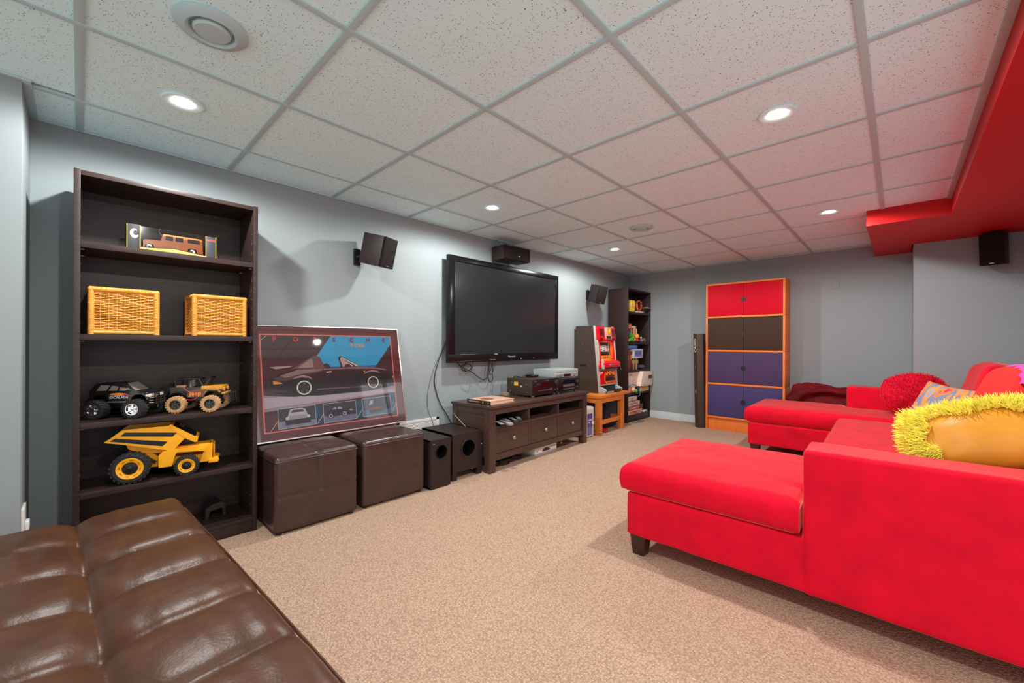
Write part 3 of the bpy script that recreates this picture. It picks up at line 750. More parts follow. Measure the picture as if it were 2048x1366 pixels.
# ================================================================== SPEAKERS
def speaker(label, loc, yaw, pit, roll, d, w, h, mount, logo=True, extra=None):
    t = thing('wall_speaker', label, 'speaker', loc, rot=(Matrix.Rotation(yaw, 3, 'Z') @ Matrix.Rotation(pit, 3, 'Y') @ Matrix.Rotation(roll, 3, 'X')).to_euler(), group='dark surround speakers on the walls')
    B('cabinet', vinyl_speaker, t, -d / 2, d / 2 - 0.018, -w / 2, w / 2, -h / 2, h / 2, 0.002)
    B('grille', grille_cloth, t, d / 2 - 0.015, d / 2, -w / 2 + 0.001, w / 2 - 0.001, -h / 2 + 0.001, h / 2 - 0.001, 0.004)
    if logo:
        B('logo_badge', silver, t, d / 2, d / 2 + 0.001, -0.012, 0.012, -h / 2 + 0.012, -h / 2 + 0.017, 0)
    inv = Matrix.Translation(loc) @ t.rotation_euler.to_matrix().to_4x4(); inv = inv.inverted()
    b = MB(); p0 = inv @ Vector(mount[0]); p1 = inv @ Vector(mount[1])
    b.tube([p0, p0.lerp(p1, 0.6), p1], 0.014, 10)
    b.build('bracket_arm', plastic_black, t)
    if extra:
        b = MB(); b.box(*extra, 0.004, M=inv); b.build('bracket_plate', plastic_black, t)
    return t
speaker('black surround speaker tilted on the left wall between tall bookcase and television', (-0.18, 1.476, 1.689), 0.493, 0.236, 0.036, 0.181, 0.153, 0.213, [(TW + .02, 1.40, 1.66), (-0.25, 1.42, 1.66)], extra=(TW, TW + 0.022, 1.375, 1.425, 1.60, 1.72))
speaker('black surround speaker tilted on the left wall between television and far bookcase', (-0.179, 4.407, 1.651), -0.456, 0.273, -0.085, 0.2, 0.125, 0.213, [(TW + .02, 4.45, 1.66), (-0.25, 4.435, 1.66)], extra=(TW, TW + 0.022, 4.43, 4.48, 1.60, 1.72))
speaker('black surround speaker tucked under the red soffit on the right', (3.075, 5.015, 1.80), -PI / 2 - 0.30, 0.10, 0, 0.13, 0.135, 0.25, [(3.08, 5.14, 1.80), (3.075, 5.06, 1.80)], extra=(3.05, 3.11, 5.13, 5.15, 1.75, 1.86))
t = thing('centre_speaker', 'wide dark centre speaker mounted against the ceiling above the television', 'speaker', (-0.24, 2.915, 1.902), rot=(0.01, -0.004, -0.027))
B('cabinet', vinyl_speaker, t, -0.09, 0.075, -0.177, 0.177, -0.0655, 0.0655, 0.002); B('grille', grille_cloth, t, 0.078, 0.0905, -0.176, 0.176, -0.0645, 0.0645, 0.004)
B('logo_badge', silver, t, 0.0905, 0.0915, 0.01, 0.035, -0.028, -0.02, 0)
B('wall_bracket', plastic_black, t, -0.13, -0.088, -0.08, 0.08, -0.03, 0.03, 0.003)

# ================================================================== ELECTRONICS ON THE TV STAND
ST = 0.536
def feet(t, d, w, xs=(0.03,)):
    for x in (-0.035, -d + 0.04):
        for y in (0.035, w - 0.035):
            b = MB(); b.lathe([(0.016, 0), (0.018, 0.006), (0.018, 0.014)], (x, y, 0), (0, 0, 1), 16); b.build('foot', silver, t, label='round silver foot')
fm = mat('receiver_front', (28, 18, 20), 0.22, spec=0.6, var=0.05, vscale=30); bodym = mat('receiver_case', (66, 52, 42), 0.42, metal=0.2, var=0.06, vscale=40)
t = thing('av_receiver', 'black audio receiver with big volume knob, left of the two on tv stand', 'receiver', (0.095, 2.862, ST), 0.02)
RW, RD, RH = 0.40, 0.33, 0.165
B('case', bodym, t, -RD, -0.012, 0.0, RW, 0.014, RH, 0.002); B('front_panel', fm, t, -0.012, 0.0, 0.0, RW, 0.016, RH - 0.002, 0.002); feet(t, RD, RW)
for y, z, r, l in ((0.352, 0.118, 0.025, 0.02), (0.335, 0.05, 0.011, 0.012), (0.372, 0.05, 0.011, 0.012), (0.06, 0.115, 0.012, 0.01), (0.09, 0.115, 0.008, 0.01), (0.032, 0.105, 0.006, 0.006)):
    b = MB(); b.lathe([(r, 0), (r, l * .8), (r * .85, l), (0.001, l)], (0, y, z), (1, 0, 0), 24, cap1=False); b.build('knob', steel_dark, t)
B('display', paint(52, 8, 12, 0.15), t, 0.0, 0.0012, 0.12, 0.29, 0.095, 0.135, 0)
b = MB()
for k in range(9): b.box(0, 0.003, 0.08 + k * 0.022, 0.095 + k * 0.022, 0.055, 0.061)
for k in range(3): b.box(0, 0.003, 0.25 + k * 0.014, 0.258 + k * 0.014, 0.055, 0.072)
b.box(0, 0.001, 0.018, 0.045, 0.143, 0.148); b.box(0, 0.001, 0.2, 0.225, 0.145, 0.151); b.build('buttons', silver, t)
B('warning_label', paint(224, 186, 50), t, -0.235, -0.185, -0.0008, 0.0, 0.10, 0.135, 0)
B('approval_label', paint(212, 160, 120), t, -0.16, -0.135, -0.0008, 0.0, 0.09, 0.104, 0)
b = MB()
for x, z in ((-0.285, 0.045), (-0.075, 0.045), (-0.085, 0.115), (-0.265, 0.125)): b.lathe([(0.006, 0), (0.005, 0.003), (0.001, 0.004)], (x, 0, z), (0, -1, 0), 10)
b.build('screws', silver, t)
t = thing('av_receiver', 'black tuner receiver with display, right of the two on tv stand', 'receiver', (0.075, 3.277, ST), 0.02)
RW, RH = 0.375, 0.145
B('case', bodym, t, -RD, -0.012, 0.0, RW, 0.014, RH, 0.002); B('front_panel', fm, t, -0.012, 0.0, 0.0, RW, 0.016, RH - 0.002, 0.002); feet(t, RD, RW)
b = MB(); b.lathe([(0.022, 0), (0.022, 0.016), (0.019, 0.02), (0.001, 0.02)], (0, 0.325, 0.10), (1, 0, 0), 24, cap1=False); b.build('knob', steel_dark, t)
B('display', paint(8, 10, 16, 0.12), t, 0.0, 0.0012, 0.075, 0.275, 0.092, 0.132, 0)
B('button_plate', paint(92, 84, 84, 0.4), t, 0.0, 0.0015, 0.075, 0.275, 0.062, 0.088, 0)
b = MB()
for k in range(11): b.box(0, 0.003, 0.085 + k * 0.017, 0.095 + k * 0.017, 0.034, 0.046)
for k in range(8): b.box(0.0015, 0.003, 0.085 + k * 0.023, 0.10 + k * 0.023, 0.070, 0.078)
b.box(0, 0.001, 0.30, 0.35, 0.05, 0.056); b.box(0, 0.001, 0.085, 0.10, 0.105, 0.112); b.box(0, 0.001, 0.25, 0.26, 0.105, 0.118)
b.build('buttons', silver, t)
t = thing('disc_player', 'silver video recorder on top of the right receiver', 'video recorder', (0.02, 3.275, ST + 0.146), 0.02)
B('case', silver_plastic, t, -0.27, -0.01, 0, 0.43, 0.006, 0.088, 0.003); B('front_panel', silver_plastic, t, -0.01, 0.0, 0.002, 0.428, 0.006, 0.086, 0.004)
for x in (-0.24, -0.03):
    for y in (0.03, 0.36): b = MB(); b.cyl((x, y, 0), (x, y, 0.007), 0.012, n=12); b.build('foot', plastic_black, t)
B('tape_door', paint(150, 160, 158, 0.35), t, 0, 0.002, 0.03, 0.41, 0.052, 0.078, 0.0005)
B('trim_strip', white_plastic, t, 0, 0.004, 0.02, 0.42, 0.044, 0.048, 0.0005)
B('display', paint(54, 10, 22, 0.15), t, 0, 0.002, 0.17, 0.29, 0.012, 0.038, 0)
b = MB()
for k in range(4): b.box(0, 0.003, 0.03 + k * 0.03, 0.05 + k * 0.03, 0.015, 0.028)
b.lathe([(0.014, 0), (0.013, 0.006), (0.001, 0.006)], (0, 0.36, 0.024), (1, 0, 0), 18); b.build('buttons', silver, t)
t = thing('set_top_receiver', 'small flat black streaming box on the left receiver', 'media box', (-0.14, 3.12, ST + 0.166))
b = MB(); b.soft(-0.05, 0.05, -0.05, 0.05, 0, 0.022, 0.010, 10); b.build('case', plastic_black, t)
t = thing('strap', 'crumpled dark strap lying on the left receiver', 'strap', (-0.10, 2.90, ST + 0.166))
b = MB()
cp = spline([(-0.1, 0.0, 0.004), (-0.09, 0.03, 0.016), (-0.06, 0.06, 0.004), (-0.02, 0.10, 0.004), (0.0, 0.16, 0.014), (-0.04, 0.19, 0.006)], 6)
for i in range(len(cp) - 1):
    a, c = cp[i], cp[i + 1]; b.poly([a, c, c + Vector((0.018, 0, 0.002)), a + Vector((0.018, 0, 0.002))]); b.poly([a - Vector((0, 0, .003)), c - Vector((0, 0, .003)), c + Vector((0.018, 0, -0.001)), a + Vector((0.018, 0, -0.001))])
b.build('band', plastic_black, t)
t = thing('power_adapter', 'small tan power adapter beside the left receiver on tv stand', 'adapter', (-0.20, 2.80, ST))
B('case', paint(150, 126, 92), t, -0.03, 0.03, -0.025, 0.025, 0, 0.03, 0.004)
b = MB(); b.tube(spline([(-0.03, 0, 0.015), (-0.06, 0.0, 0.06), (-0.07, 0.02, 0.11), (-0.09, 0.05, 0.13)], 6), 0.002, 6); b.build('lead', paint(80, 72, 66), t)
# book
t = thing('book', 'large pale hardcover book with a dark spine on the tv stand', 'book', (0.155, 2.265, ST), 0.03)
B('pages', paint(226, 196, 172), t, -0.265, -0.006, 0.008, 0.285, 0.005, 0.027, 0.001)
cv = paint(222, 170, 140, 0.3); ds = paint(58, 40, 34, 0.35)
B('front_cover', cv, t, -0.272, 0.0, 0.0, 0.292, 0.027, 0.031, 0.0008); B('back_cover', cv, t, -0.272, 0.0, 0.0, 0.292, 0.0, 0.005, 0.0008)
B('spine', ds, t, -0.273, 0.001, -0.004, 0.004, 0.0, 0.0315, 0.001)
b = MB(); b.lathe([(0.06, 0.0312), (0.001, 0.0314)], (-0.14, 0.1, 0), (0, 0, 1), 24); b.build('cover_picture', paint(150, 84, 54, 0.3), t)
lettering(t, 'HARLEY DAVIDSON', 0.016, (-0.19, -0.0045, 0.016), (1, 0, 0), (0, 0, 1), paint(235, 222, 205), squeeze=0.9)
b = MB(); b.box(-0.085, -0.08, -0.0046, -0.004, 0.008, 0.024); b.box(-0.025, -0.02, -0.0046, -0.004, 0.008, 0.024); b.build('spine_marks', paint(235, 222, 205), t)
# remotes in the left cubby
rem = [((0.155, 2.36, 0.367), 0.9, 0.20, plastic_black, 'black remote nearest the left post in tv stand cubby'), ((0.165, 2.43, 0.367), 1.05, 0.17, paint(150, 146, 146), 'grey remote at the left of tv stand cubby'),
       ((0.10, 2.50, 0.367), 0.85, 0.21, plastic_black, 'long black remote in the middle of tv stand cubby'), ((0.12, 2.565, 0.367), 0.8, 0.17, paint(44, 44, 48), 'dark grey remote right of middle in tv stand cubby'),
       ((0.12, 2.635, 0.367), 0.62, 0.18, plastic_black, 'black remote farthest right in tv stand cubby')]
for loc, a, L, m, lb in rem:
    t = thing('remote_control', lb, 'remote', loc, a + PI / 2 + 0.3, 'remotes in the tv stand cubby')
    b = MB(); b.box(-L / 2, L / 2, -0.022, 0.022, 0, 0.02, 0.005); b.build('shell', m, t)
    b = MB()
    for i in range(6):
        for j in range(3): b.box(-L / 2 + 0.02 + i * 0.024, -L / 2 + 0.034 + i * 0.024, -0.015 + j * 0.012, -0.007 + j * 0.012, 0.0195, 0.022)
    b.build('buttons', paint(190, 188, 186), t, kind='stuff')
# under the stand
t = thing('network_box', 'white flat network box with dark oval vent under the tv stand', 'router', (0.12, 2.86, 0), 0.03)
B('shell', white_plastic, t, -0.18, 0, 0, 0.34, 0.018, 0.075, 0.004); B('base', paint(168, 162, 160), t, -0.178, 0.0, 0.002, 0.338, 0.0, 0.018, 0.002)
b = MB(); n = 20; b.prism([(0.17 + 0.062 * math.cos(PI * i / n), 0.028 + 0.03 * math.sin(PI * i / n)) for i in range(n + 1)], lambda a, c, q: (q, a, c), 0.0002, 0.002); b.build('vent', paint(62, 46, 40), t)
b = MB()
for k in range(5): b.cyl((0.0, 0.25 + k * 0.014, 0.055 + 0.002 * (k % 2)), (0.0012, 0.25 + k * 0.014, 0.055 + 0.002 * (k % 2)), 0.004, n=8)
b.cyl((0, 0.035, 0.04), (0.0012, 0.035, 0.04), 0.006, n=10); b.build('indicators', plastic_black, t)
b = MB(); b.sphere((0, 0, 0.014), 0.014, 18, 12); tag(b.build('ball', paint(222, 178, 40), None, 1.2), 'small yellow ball under the right end of tv stand', 'ball').location = (0.0, 3.42, 0)
def floor_cable(label, pts, r=0.004, m=plastic_black): return cable(label, [(x, y, r + z) for x, y, z in pts], r, m)
floor_cable('tangled black cable on carpet under the left end of tv stand', [(0.0, 2.36, 0), (0.06, 2.42, 0), (0.03, 2.5, 0.004), (-0.03, 2.46, 0.010), (0.02, 2.38, 0.012), (0.09, 2.44, 0.006), (0.10, 2.54, 0), (0.05, 2.58, 0.002)])
floor_cable('black cable curled on carpet under the left drawer', [(-0.05, 2.60, 0), (0.02, 2.66, 0), (0.06, 2.73, 0.002), (0.02, 2.78, 0.004), (-0.05, 2.74, 0)])
t = thing('power_strip', 'dark power strip with red switch under the tv stand', 'power strip', (-0.03, 2.64, 0))
B('case', plastic_black, t, -0.03, 0.03, -0.10, 0.05, 0, 0.045, 0.006); B('switch', paint(220, 40, 20), t, -0.012, 0.012, -0.02, 0.012, 0.045, 0.052, 0.002, label='red switch')
floor_cable('pale cable lying under the right end of tv stand', [(-0.1, 3.30, 0), (-0.02, 3.42, 0), (0.06, 3.52, 0), (0.09, 3.60, 0)], 0.003, paint(180, 172, 168))

# ================================================================== FRAMED POSTER (leans on the wall, stands on the ottomans)
P0 = Vector((-0.215, 0.700, 0.4275)); PT = Vector((-0.353, 0.700, 1.1455)); PU = (PT - P0).normalized(); PH = 0.729; PWD = 1.030
PN = Vector((0, 1, 0)).cross(PU)
t = thing('framed_poster', 'framed sports car poster leaning on the wall on top of the ottomans', 'poster', P0, rot=Matrix((Vector((0, 1, 0)), PU, PN)).transposed().to_euler())
fr = mat('frame_silver', (205, 196, 192), 0.25, metal=0.9, var=0.04, vscale=10)
fwid = 0.009
B('frame_rail', fr, t, 0, PWD, 0, fwid, -0.02, 0.004, 0.0015); B('frame_rail', fr, t, 0, PWD, PH - fwid, PH, -0.02, 0.004, 0.0015)
B('frame_rail', fr, t, 0, fwid, fwid, PH - fwid, -0.02, 0.004, 0.0015); B('frame_rail', fr, t, PWD - fwid, PWD, fwid, PH - fwid, -0.02, 0.004, 0.0015)
B('backing', paint(90, 80, 74), t, 0.004, PWD - 0.004, 0.004, PH - 0.004, -0.018, -0.008, 0)
B('mat_board', paint(112, 52, 48, 0.6), t, fwid, PWD - fwid, fwid, PH - fwid, -0.008, -0.006, 0)
# flat print: polygons in poster coordinates (u right, v up), every ink its own slot
inks = {}; pb = MB(); lay = [0]
def ink(c, pts):
    if c not in inks: inks[c] = len(inks)
    pb.mi = inks[c]; lay[0] += 1; z = -0.0058 + lay[0] * 0.00004
    pb.poly([(u - 0.70, v, z) for u, v in pts])
def disc(c, u, v, r, n=28, sq=1.0): ink(c, [(u + r * sq * math.cos(2 * PI * i / n), v + r * math.sin(2 * PI * i / n)) for i in range(n)])
def rect(c, u0, u1, v0, v1, sk=0.0): ink(c, [(u0, v0), (u1, v0 + sk), (u1, v1 + sk), (u0, v1)])
DK = (54, 30, 32); BL = (36, 154, 200); PK = (232, 112, 104)
rect(PK, 0.765, 1.668, 0.055, 0.672); rect(DK, 0.773, 1.660, 0.063, 0.664)
ink(BL, [(1.205, 0.664), (1.660, 0.664), (1.660, 0.606), (1.500, 0.415), (1.02, 0.415)])
ink((24, 100, 156), [(1.02, 0.415), (1.500, 0.415), (1.53, 0.45), (1.045, 0.45)])
# studio floor
ink((146, 124, 134), [(0.773, 0.30), (0.9, 0.285), (1.66, 0.285), (1.66, 0.236), (0.773, 0.185)])
ink((172, 156, 166), [(0.773, 0.272), (1.1, 0.262), (1.66, 0.262), (1.66, 0.240), (0.773, 0.205)])
ink((66, 46, 52), [(0.773, 0.32), (1.66, 0.31), (1.66, 0.29), (1.2, 0.285), (0.95, 0.262), (0.773, 0.285)])
rect((44, 26, 32), 0.773, 1.66, 0.063, 0.185, 0.012)
rect((22, 52, 76), 1.069, 1.121, 0.075, 0.19); rect((22, 70, 92), 1.343, 1.391, 0.082, 0.20); rect((22, 70, 100), 1.600, 1.66, 0.10, 0.235); rect((78, 26, 40), 0.773, 0.845, 0.063, 0.172)
# shadow, body
ink((22, 14, 18), [(0.83, 0.30), (0.9, 0.272), (1.1, 0.258), (1.45, 0.262), (1.63, 0.285), (1.64, 0.31)])
BD = (26, 18, 22)
ink(BD, [(0.815, 0.385), (0.818, 0.335), (0.87, 0.312), (0.96, 0.292), (1.45, 0.290), (1.60, 0.290), (1.648, 0.312), (1.655, 0.35), (1.628, 0.385), (1.60, 0.418), (1.52, 0.434), (1.38, 0.446), (1.13, 0.440), (0.98, 0.450), (0.88, 0.420)])
ink((78, 56, 56), [(0.83, 0.39), (0.9, 0.405), (1.0, 0.436), (1.14, 0.436), (1.14, 0.420), (1.02, 0.398), (0.93, 0.375), (0.85, 0.365)])
ink((132, 106, 104), [(0.87, 0.402), (0.98, 0.438), (1.13, 0.436), (1.13, 0.426), (1.08, 0.420), (0.98, 0.405), (0.9, 0.388)])
ink((126, 100, 100), [(1.14, 0.436), (1.39, 0.444), (1.52, 0.432), (1.60, 0.415), (1.605, 0.405), (1.52, 0.42), (1.3, 0.43), (1.14, 0.428)])
ink((150, 124, 122), [(1.42, 0.386), (1.44, 0.404), (1.49, 0.414), (1.53, 0.406), (1.55, 0.388), (1.52, 0.398), (1.48, 0.402), (1.45, 0.396)])
ink((150, 124, 122), [(0.94, 0.375), (0.96, 0.392), (1.01, 0.400), (1.05, 0.388), (1.065, 0.368), (1.04, 0.380), (1.0, 0.386), (0.965, 0.382)])
# tail
ink((30, 20, 24), [(0.812, 0.458), (0.83, 0.432), (0.93, 0.438), (0.98, 0.455), (0.93, 0.46)]); ink((168, 142, 140), [(0.812, 0.458), (0.85, 0.446), (0.93, 0.455), (0.95, 0.464), (0.86, 0.462)])
ink((222, 142, 50), [(0.828, 0.372), (0.87, 0.362), (0.885, 0.352), (0.83, 0.350)])
# roof, rear glass, hoop, seats, windscreen
ink((96, 76, 74), [(0.94, 0.444), (1.068, 0.520), (1.09, 0.528), (1.12, 0.520), (1.155, 0.436)])
ink((146, 122, 116), [(0.975, 0.448), (1.062, 0.508), (1.073, 0.505), (1.078, 0.450)])
ink((104, 74, 70), [(1.085, 0.522), (1.115, 0.520), (1.145, 0.440), (1.09, 0.440)])
ink((56, 34, 36), [(1.15, 0.44), (1.14, 0.468), (1.165, 0.474), (1.182, 0.462), (1.19, 0.44)])
ink((40, 28, 30), [(1.245, 0.508), (1.252, 0.520), (1.265, 0.522), (1.392, 0.452), (1.375, 0.444), (1.262, 0.438)])
ink((176, 148, 138), [(1.256, 0.505), (1.266, 0.509), (1.35, 0.452), (1.345, 0.446), (1.272, 0.444)])
ink((222, 196, 184), [(1.262, 0.512), (1.27, 0.514), (1.388, 0.450), (1.372, 0.448)])
ink((54, 36, 38), [(1.29, 0.462), (1.32, 0.464), (1.335, 0.446), (1.285, 0.444)])
ink((196, 168, 160), [(1.155, 0.416), (1.19, 0.420), (1.195, 0.412), (1.16, 0.408)]); ink((240, 208, 150), [(1.424, 0.410), (1.434, 0.410), (1.434, 0.404), (1.424, 0.404)]); ink((230, 190, 130), [(1.648, 0.362), (1.654, 0.362), (1.654, 0.348), (1.648, 0.346)])
ink((120, 92, 98), [(1.09, 0.305), (1.43, 0.300), (1.43, 0.296), (1.09, 0.297)])
for u, v, r in ((1.009, 0.318, 0.058), (1.490, 0.324, 0.054)):
    disc((16, 12, 14), u, v, r); disc((232, 212, 206), u, v, r * 0.80); disc((28, 20, 24), u, v, r * 0.66)
    for k in range(5):
        a = 2 * PI * k / 5 + 0.3; disc((96, 76, 78), u + r * 0.42 * math.cos(a), v + r * 0.42 * math.sin(a), r * 0.12, 8)
    disc((60, 44, 46), u, v, r * 0.22, 12)
# three inset photographs
def inset(u0, u1, v0, v1, fl_c, bg_c):
    rect((210, 206, 214), u0 - 0.002, u1 + 0.002, v0 - 0.002, v1 + 0.002, 0.004); rect(bg_c, u0, u1, v0, v1, 0.004)
    ink(fl_c, [(u0, v0), (u1, v0 + .004), (u1, v0 + 0.035), (u0, v0 + 0.045)])
inset(0.846, 1.068, 0.072, 0.194, (120, 118, 136), (48, 44, 58))
ink((176, 166, 170), [(0.895, 0.13), (0.915, 0.185), (0.945, 0.192), (0.985, 0.190), (1.005, 0.183), (1.025, 0.13)]); ink((60, 52, 58), [(0.918, 0.166), (0.93, 0.182), (0.99, 0.181), (1.0, 0.166)])
ink((26, 20, 26), [(0.885, 0.09), (0.885, 0.118), (0.92, 0.126), (1.0, 0.128), (1.036, 0.118), (1.036, 0.092)]); ink((148, 138, 146), [(0.905, 0.122), (0.91, 0.146), (1.01, 0.148), (1.016, 0.124)])
disc((196, 188, 190), 0.897, 0.132, 0.010, 14); disc((196, 188, 190), 1.024, 0.134, 0.010, 14)
inset(1.120, 1.343, 0.074, 0.198, (104, 104, 128), (44, 38, 54))
ink((24, 18, 26), [(1.135, 0.118), (1.14, 0.142), (1.17, 0.156), (1.19, 0.172), (1.23, 0.174), (1.255, 0.154), (1.31, 0.150), (1.328, 0.136), (1.325, 0.118), (1.15, 0.108)])
ink((150, 142, 156), [(1.175, 0.156), (1.192, 0.170), (1.205, 0.170), (1.208, 0.157)]); ink((164, 156, 166), [(1.214, 0.157), (1.216, 0.170), (1.232, 0.171), (1.25, 0.155)])
for u, v in ((1.165, 0.115), (1.26, 0.122)): disc((14, 12, 16), u, v, 0.018, 16); disc((200, 194, 204), u, v, 0.013, 16); disc((40, 34, 44), u, v, 0.009, 12)
ink((160, 150, 160), [(1.29, 0.146), (1.31, 0.147), (1.326, 0.137), (1.3, 0.138)])
inset(1.392, 1.612, 0.082, 0.206, (70, 84, 112), (36, 46, 66))
ink((30, 26, 38), [(1.44, 0.10), (1.435, 0.16), (1.45, 0.19), (1.52, 0.198), (1.545, 0.17), (1.55, 0.105)]); ink((156, 152, 160), [(1.438, 0.155), (1.452, 0.19), (1.475, 0.192), (1.47, 0.165)]); ink((120, 40, 48), [(1.445, 0.135), (1.545, 0.14), (1.545, 0.128), (1.445, 0.124)])
GD = (214, 176, 104)
for (a, c) in (((0.800, 0.066), (0.845, 0.128)), ((1.072, 0.075), (1.118, 0.136)), ((1.345, 0.082), (1.392, 0.142)), ((1.617, 0.09), (1.658, 0.148)), ((0.775, 0.634), (0.805, 0.662))):
    ink(GD, [a, (a[0] + 0.004, a[1]), (c[0] + 0.004, c[1]), c])
o = pb.build('print', [paint(*[min(255, int(q * 1.16 + 4)) for q in c], 0.6) for c in inks], t, 0.3)
for k, ch in enumerate('PORSCHE'):
    lettering(t, ch, 0.044, (0.148 + 0.1255 * k, 0.636, -0.0012), (1, 0, 0), (0, 1, 0), paint(236, 44, 62) if k < 3 else paint(150, 30, 90), squeeze=0.95, bold=0.0016)
lettering(t, '911 SC TARGA', 0.040, (0.690, 0.594, -0.0012), (1, 0, 0), (0, 1, 0), paint(238, 200, 140), squeeze=0.40, bold=0.0012)
b = MB(); b.box(fwid * .6, PWD - fwid * .6, fwid * .6, PH - fwid * .6, 0.0, 0.002); b.build('glass_pane', clear_pane, t)

# ================================================================== TOYS ON THE NEAR BOOKCASE
def wheel(parent, x, y, z, r, wd, tire, rim_m, rr, side, lugs=20, spokes=5, hub=None, disc_rim=False, lugd=0.12):
    """axle along local y; side = -1 when the outer face looks to -y"""
    w = bpy.data.objects.new('wheel', None); 
    b = MB(); h = wd / 2; ax = (0, side, 0); o = (x, y, z)
    b.lathe([(rr, -h), (r * 0.82, -h), (r * 0.95, -h * .8), (r * 0.95, h * .8), (r * 0.84, h), (rr, h * 0.96), (rr * 0.96, h * 0.6), (rr * .96, -h)], o, ax, 36, cap0=False, cap1=False)
    for k in range(lugs):
        for s in (0, 1):
            a = 2 * PI * (k + 0.5 * s) / lugs
            M = Matrix.Translation(o) @ Matrix.Rotation(a, 4, 'Y')
            y0, y1 = (-h * 0.98, h * 0.08) if s == 0 else (-h * 0.08, h * 0.98)
            b.box(-PI * r / lugs * 0.5, PI * r / lugs * 0.5, y0, y1, r * 0.90, r, 0, M=M)
    t = b.build('wheel', tire, parent, 0.5)
    b = MB()
    if disc_rim:
        b.lathe([(rr * 0.99, h * 0.85), (rr * 0.94, h * 1.0), (rr * 0.60, h * 0.80), (rr * 0.50, h * 0.55), (0.001, h * 0.5)], o, ax, 36, cap0=False)
    else:
        b.lathe([(rr * 0.99, h * 0.5), (rr, h * 0.99), (rr * 0.86, h * 0.97), (rr * 0.80, h * 0.5), (0.001, h * 0.3)], o, ax, 32, cap0=False)
        for k in range(spokes):
            a = 2 * PI * k / spokes; M = Matrix.Translation(o) @ Matrix.Rotation(a, 4, 'Y')
            ys = sorted((side * h * 0.35, side * h * 0.75)); b.box(-rr * 0.13, rr * 0.13, ys[0], ys[1], rr * 0.12, rr * 0.88, 0, M=M)
        b.lathe([(rr * 0.26, h * 0.3), (rr * 0.24, h * 0.85), (0.001, h * 0.9)], o, ax, 16, cap0=False)
    b.build('rim', rim_m, t, 0.5, label='bright wheel rim' if rim_m in (chrome, silver) else None)
    if disc_rim:
        b = MB(); b.lathe([(rr * 0.55, h * 0.70), (rr * 0.50, h * 0.82), (rr * 0.22, h * 0.86), (rr * 0.18, h * 1.0), (rr * .08, h * 1.05), (0.001, h * 1.05)], o, ax, 28, cap0=False); b.build('hub', plastic_black, t)
        b = MB()
        for k in range(8):
            a = 2 * PI * k / 8 + 0.2; M = Matrix.Translation(o) @ Matrix.Rotation(a, 4, 'Y'); ys = sorted((side * h * 0.86, side * h * 0.915)); b.box(-rr * 0.14, rr * 0.14, ys[0], ys[1], rr * 0.70, rr * 0.76, 0, M=M)
        b.build('rim_slots', paint(150, 70, 10), t)
    bpy.data.objects.remove(w)
    return t
def side_prism(b, poly, hw, y_sign=1):
    """closed body: outline (x, z) with half-width hw(z)"""
    L = b.verts([(x, hw(z), z) for x, z in poly]); R_ = b.verts([(x, -hw(z), z) for x, z in poly])
    b._f(L); b._f(R_[::-1]); b.bridge(L, R_)
def side_poly(b, pts, hw, off=0.0008, side=-1):
    b.poly([(x, side * (hw(z) + off), z) for x, z in pts])

# ---- black sport-utility toy
a = math.radians(36); t = thing('toy_truck', 'black remote control SUV toy with huge chrome wheels on bookcase', 'toy truck', (-0.158, 0.163, 0.675), PI / 2 - a); t.scale = (.93, .93, .96)
def hw(z): return 0.056 if z < 0.122 else 0.056 - 0.014 * ss(0.122, 0.17, z)
b = MB()
side_prism(b, [(.128, .084), (.118, .084), (.114, .102), (.1, .114), (.068, .114), (.053, .102), (.048, .080), (-.048, .080), (-.053, .102), (-.068, .114), (-.1, .114), (-.114, .102), (-.118, .086), (-.128, .086), (-.132, .13), (-.112, .166), (-.06, .173), (.0, .173), (.022, .168), (.064, .130), (.118, .123), (.129, .114)], hw)
bmesh.ops.bevel(b.bm, geom=[e for e in b.bm.edges], offset=0.002, segments=1, affect='EDGES', clamp_overlap=True)
b.build('body', toy_black, t, 0.7)
gl = paint(128, 120, 110, 0.2)
b = MB(); side_poly(b, [(-.10, .132), (-.058, .132), (-.045, .164), (-.088, .160)], hw); side_poly(b, [(-.048, .132), (-.012, .132), (-.004, .165), (-.036, .165)], hw); side_poly(b, [(-.004, .132), (.048, .132), (.022, .160), (.002, .165)], hw); b.build('side_windows', gl, t)
b = MB(); b.poly([(.0235, -.040, .168), (.0235, .040, .168), (.0655, .050, .131), (.0655, -.050, .131)]); b.build('windshield', gl, t)
# decal and lettering on the right side
b = MB(); side_poly(b, [(-.045, .112), (-.03, .120), (.0, .122), (.03, .118), (.046, .108), (.02, .1085), (-.01, .107)], hw, .001); b.build('stripe_decal', paint(232, 130, 60), t)
b = MB(); side_poly(b, [(.012, .117), (.03, .118), (.046, .107), (.02, .109)], hw, .0014); b.build('stripe_decal', paint(200, 60, 90), t)
lettering(t, 'ESCALADE', 0.0155, (-0.002, -0.0575, 0.099), (1, 0, 0), (0, 0, 1), paint(225, 220, 215), squeeze=1.12, bold=0.0003)
B('running_board', silver, t, -.05, .05, -.062, -.052, .074, .080, .002); B('chassis', plastic_black, t, -.115, .11, -.03, .03, .045, .084, .004)
for y in (-.043, .043): B('headlight', paint(225, 215, 205, 0.2), t, .112, .131, y - .013, y + .013, .098, .114, .003)
B('grille', chrome, t, .127, .133, -.024, .024, .094, .114, .002); B('badge', silver, t, .133, .135, -.007, .007, .099, .106, .001)
b = MB()
for z in (.070, .082, .094): b.tube([(.132, -.058, z), (.146, -.05, z), (.150, 0, z), (.146, .05, z), (.132, .058, z)], .0022, 6)
for y in (-.03, 0.0, .03): b.tube([(.148, y, .062), (.15, y, .1)], .0022, 6)
b.build('push_bar', steel_dark, t)
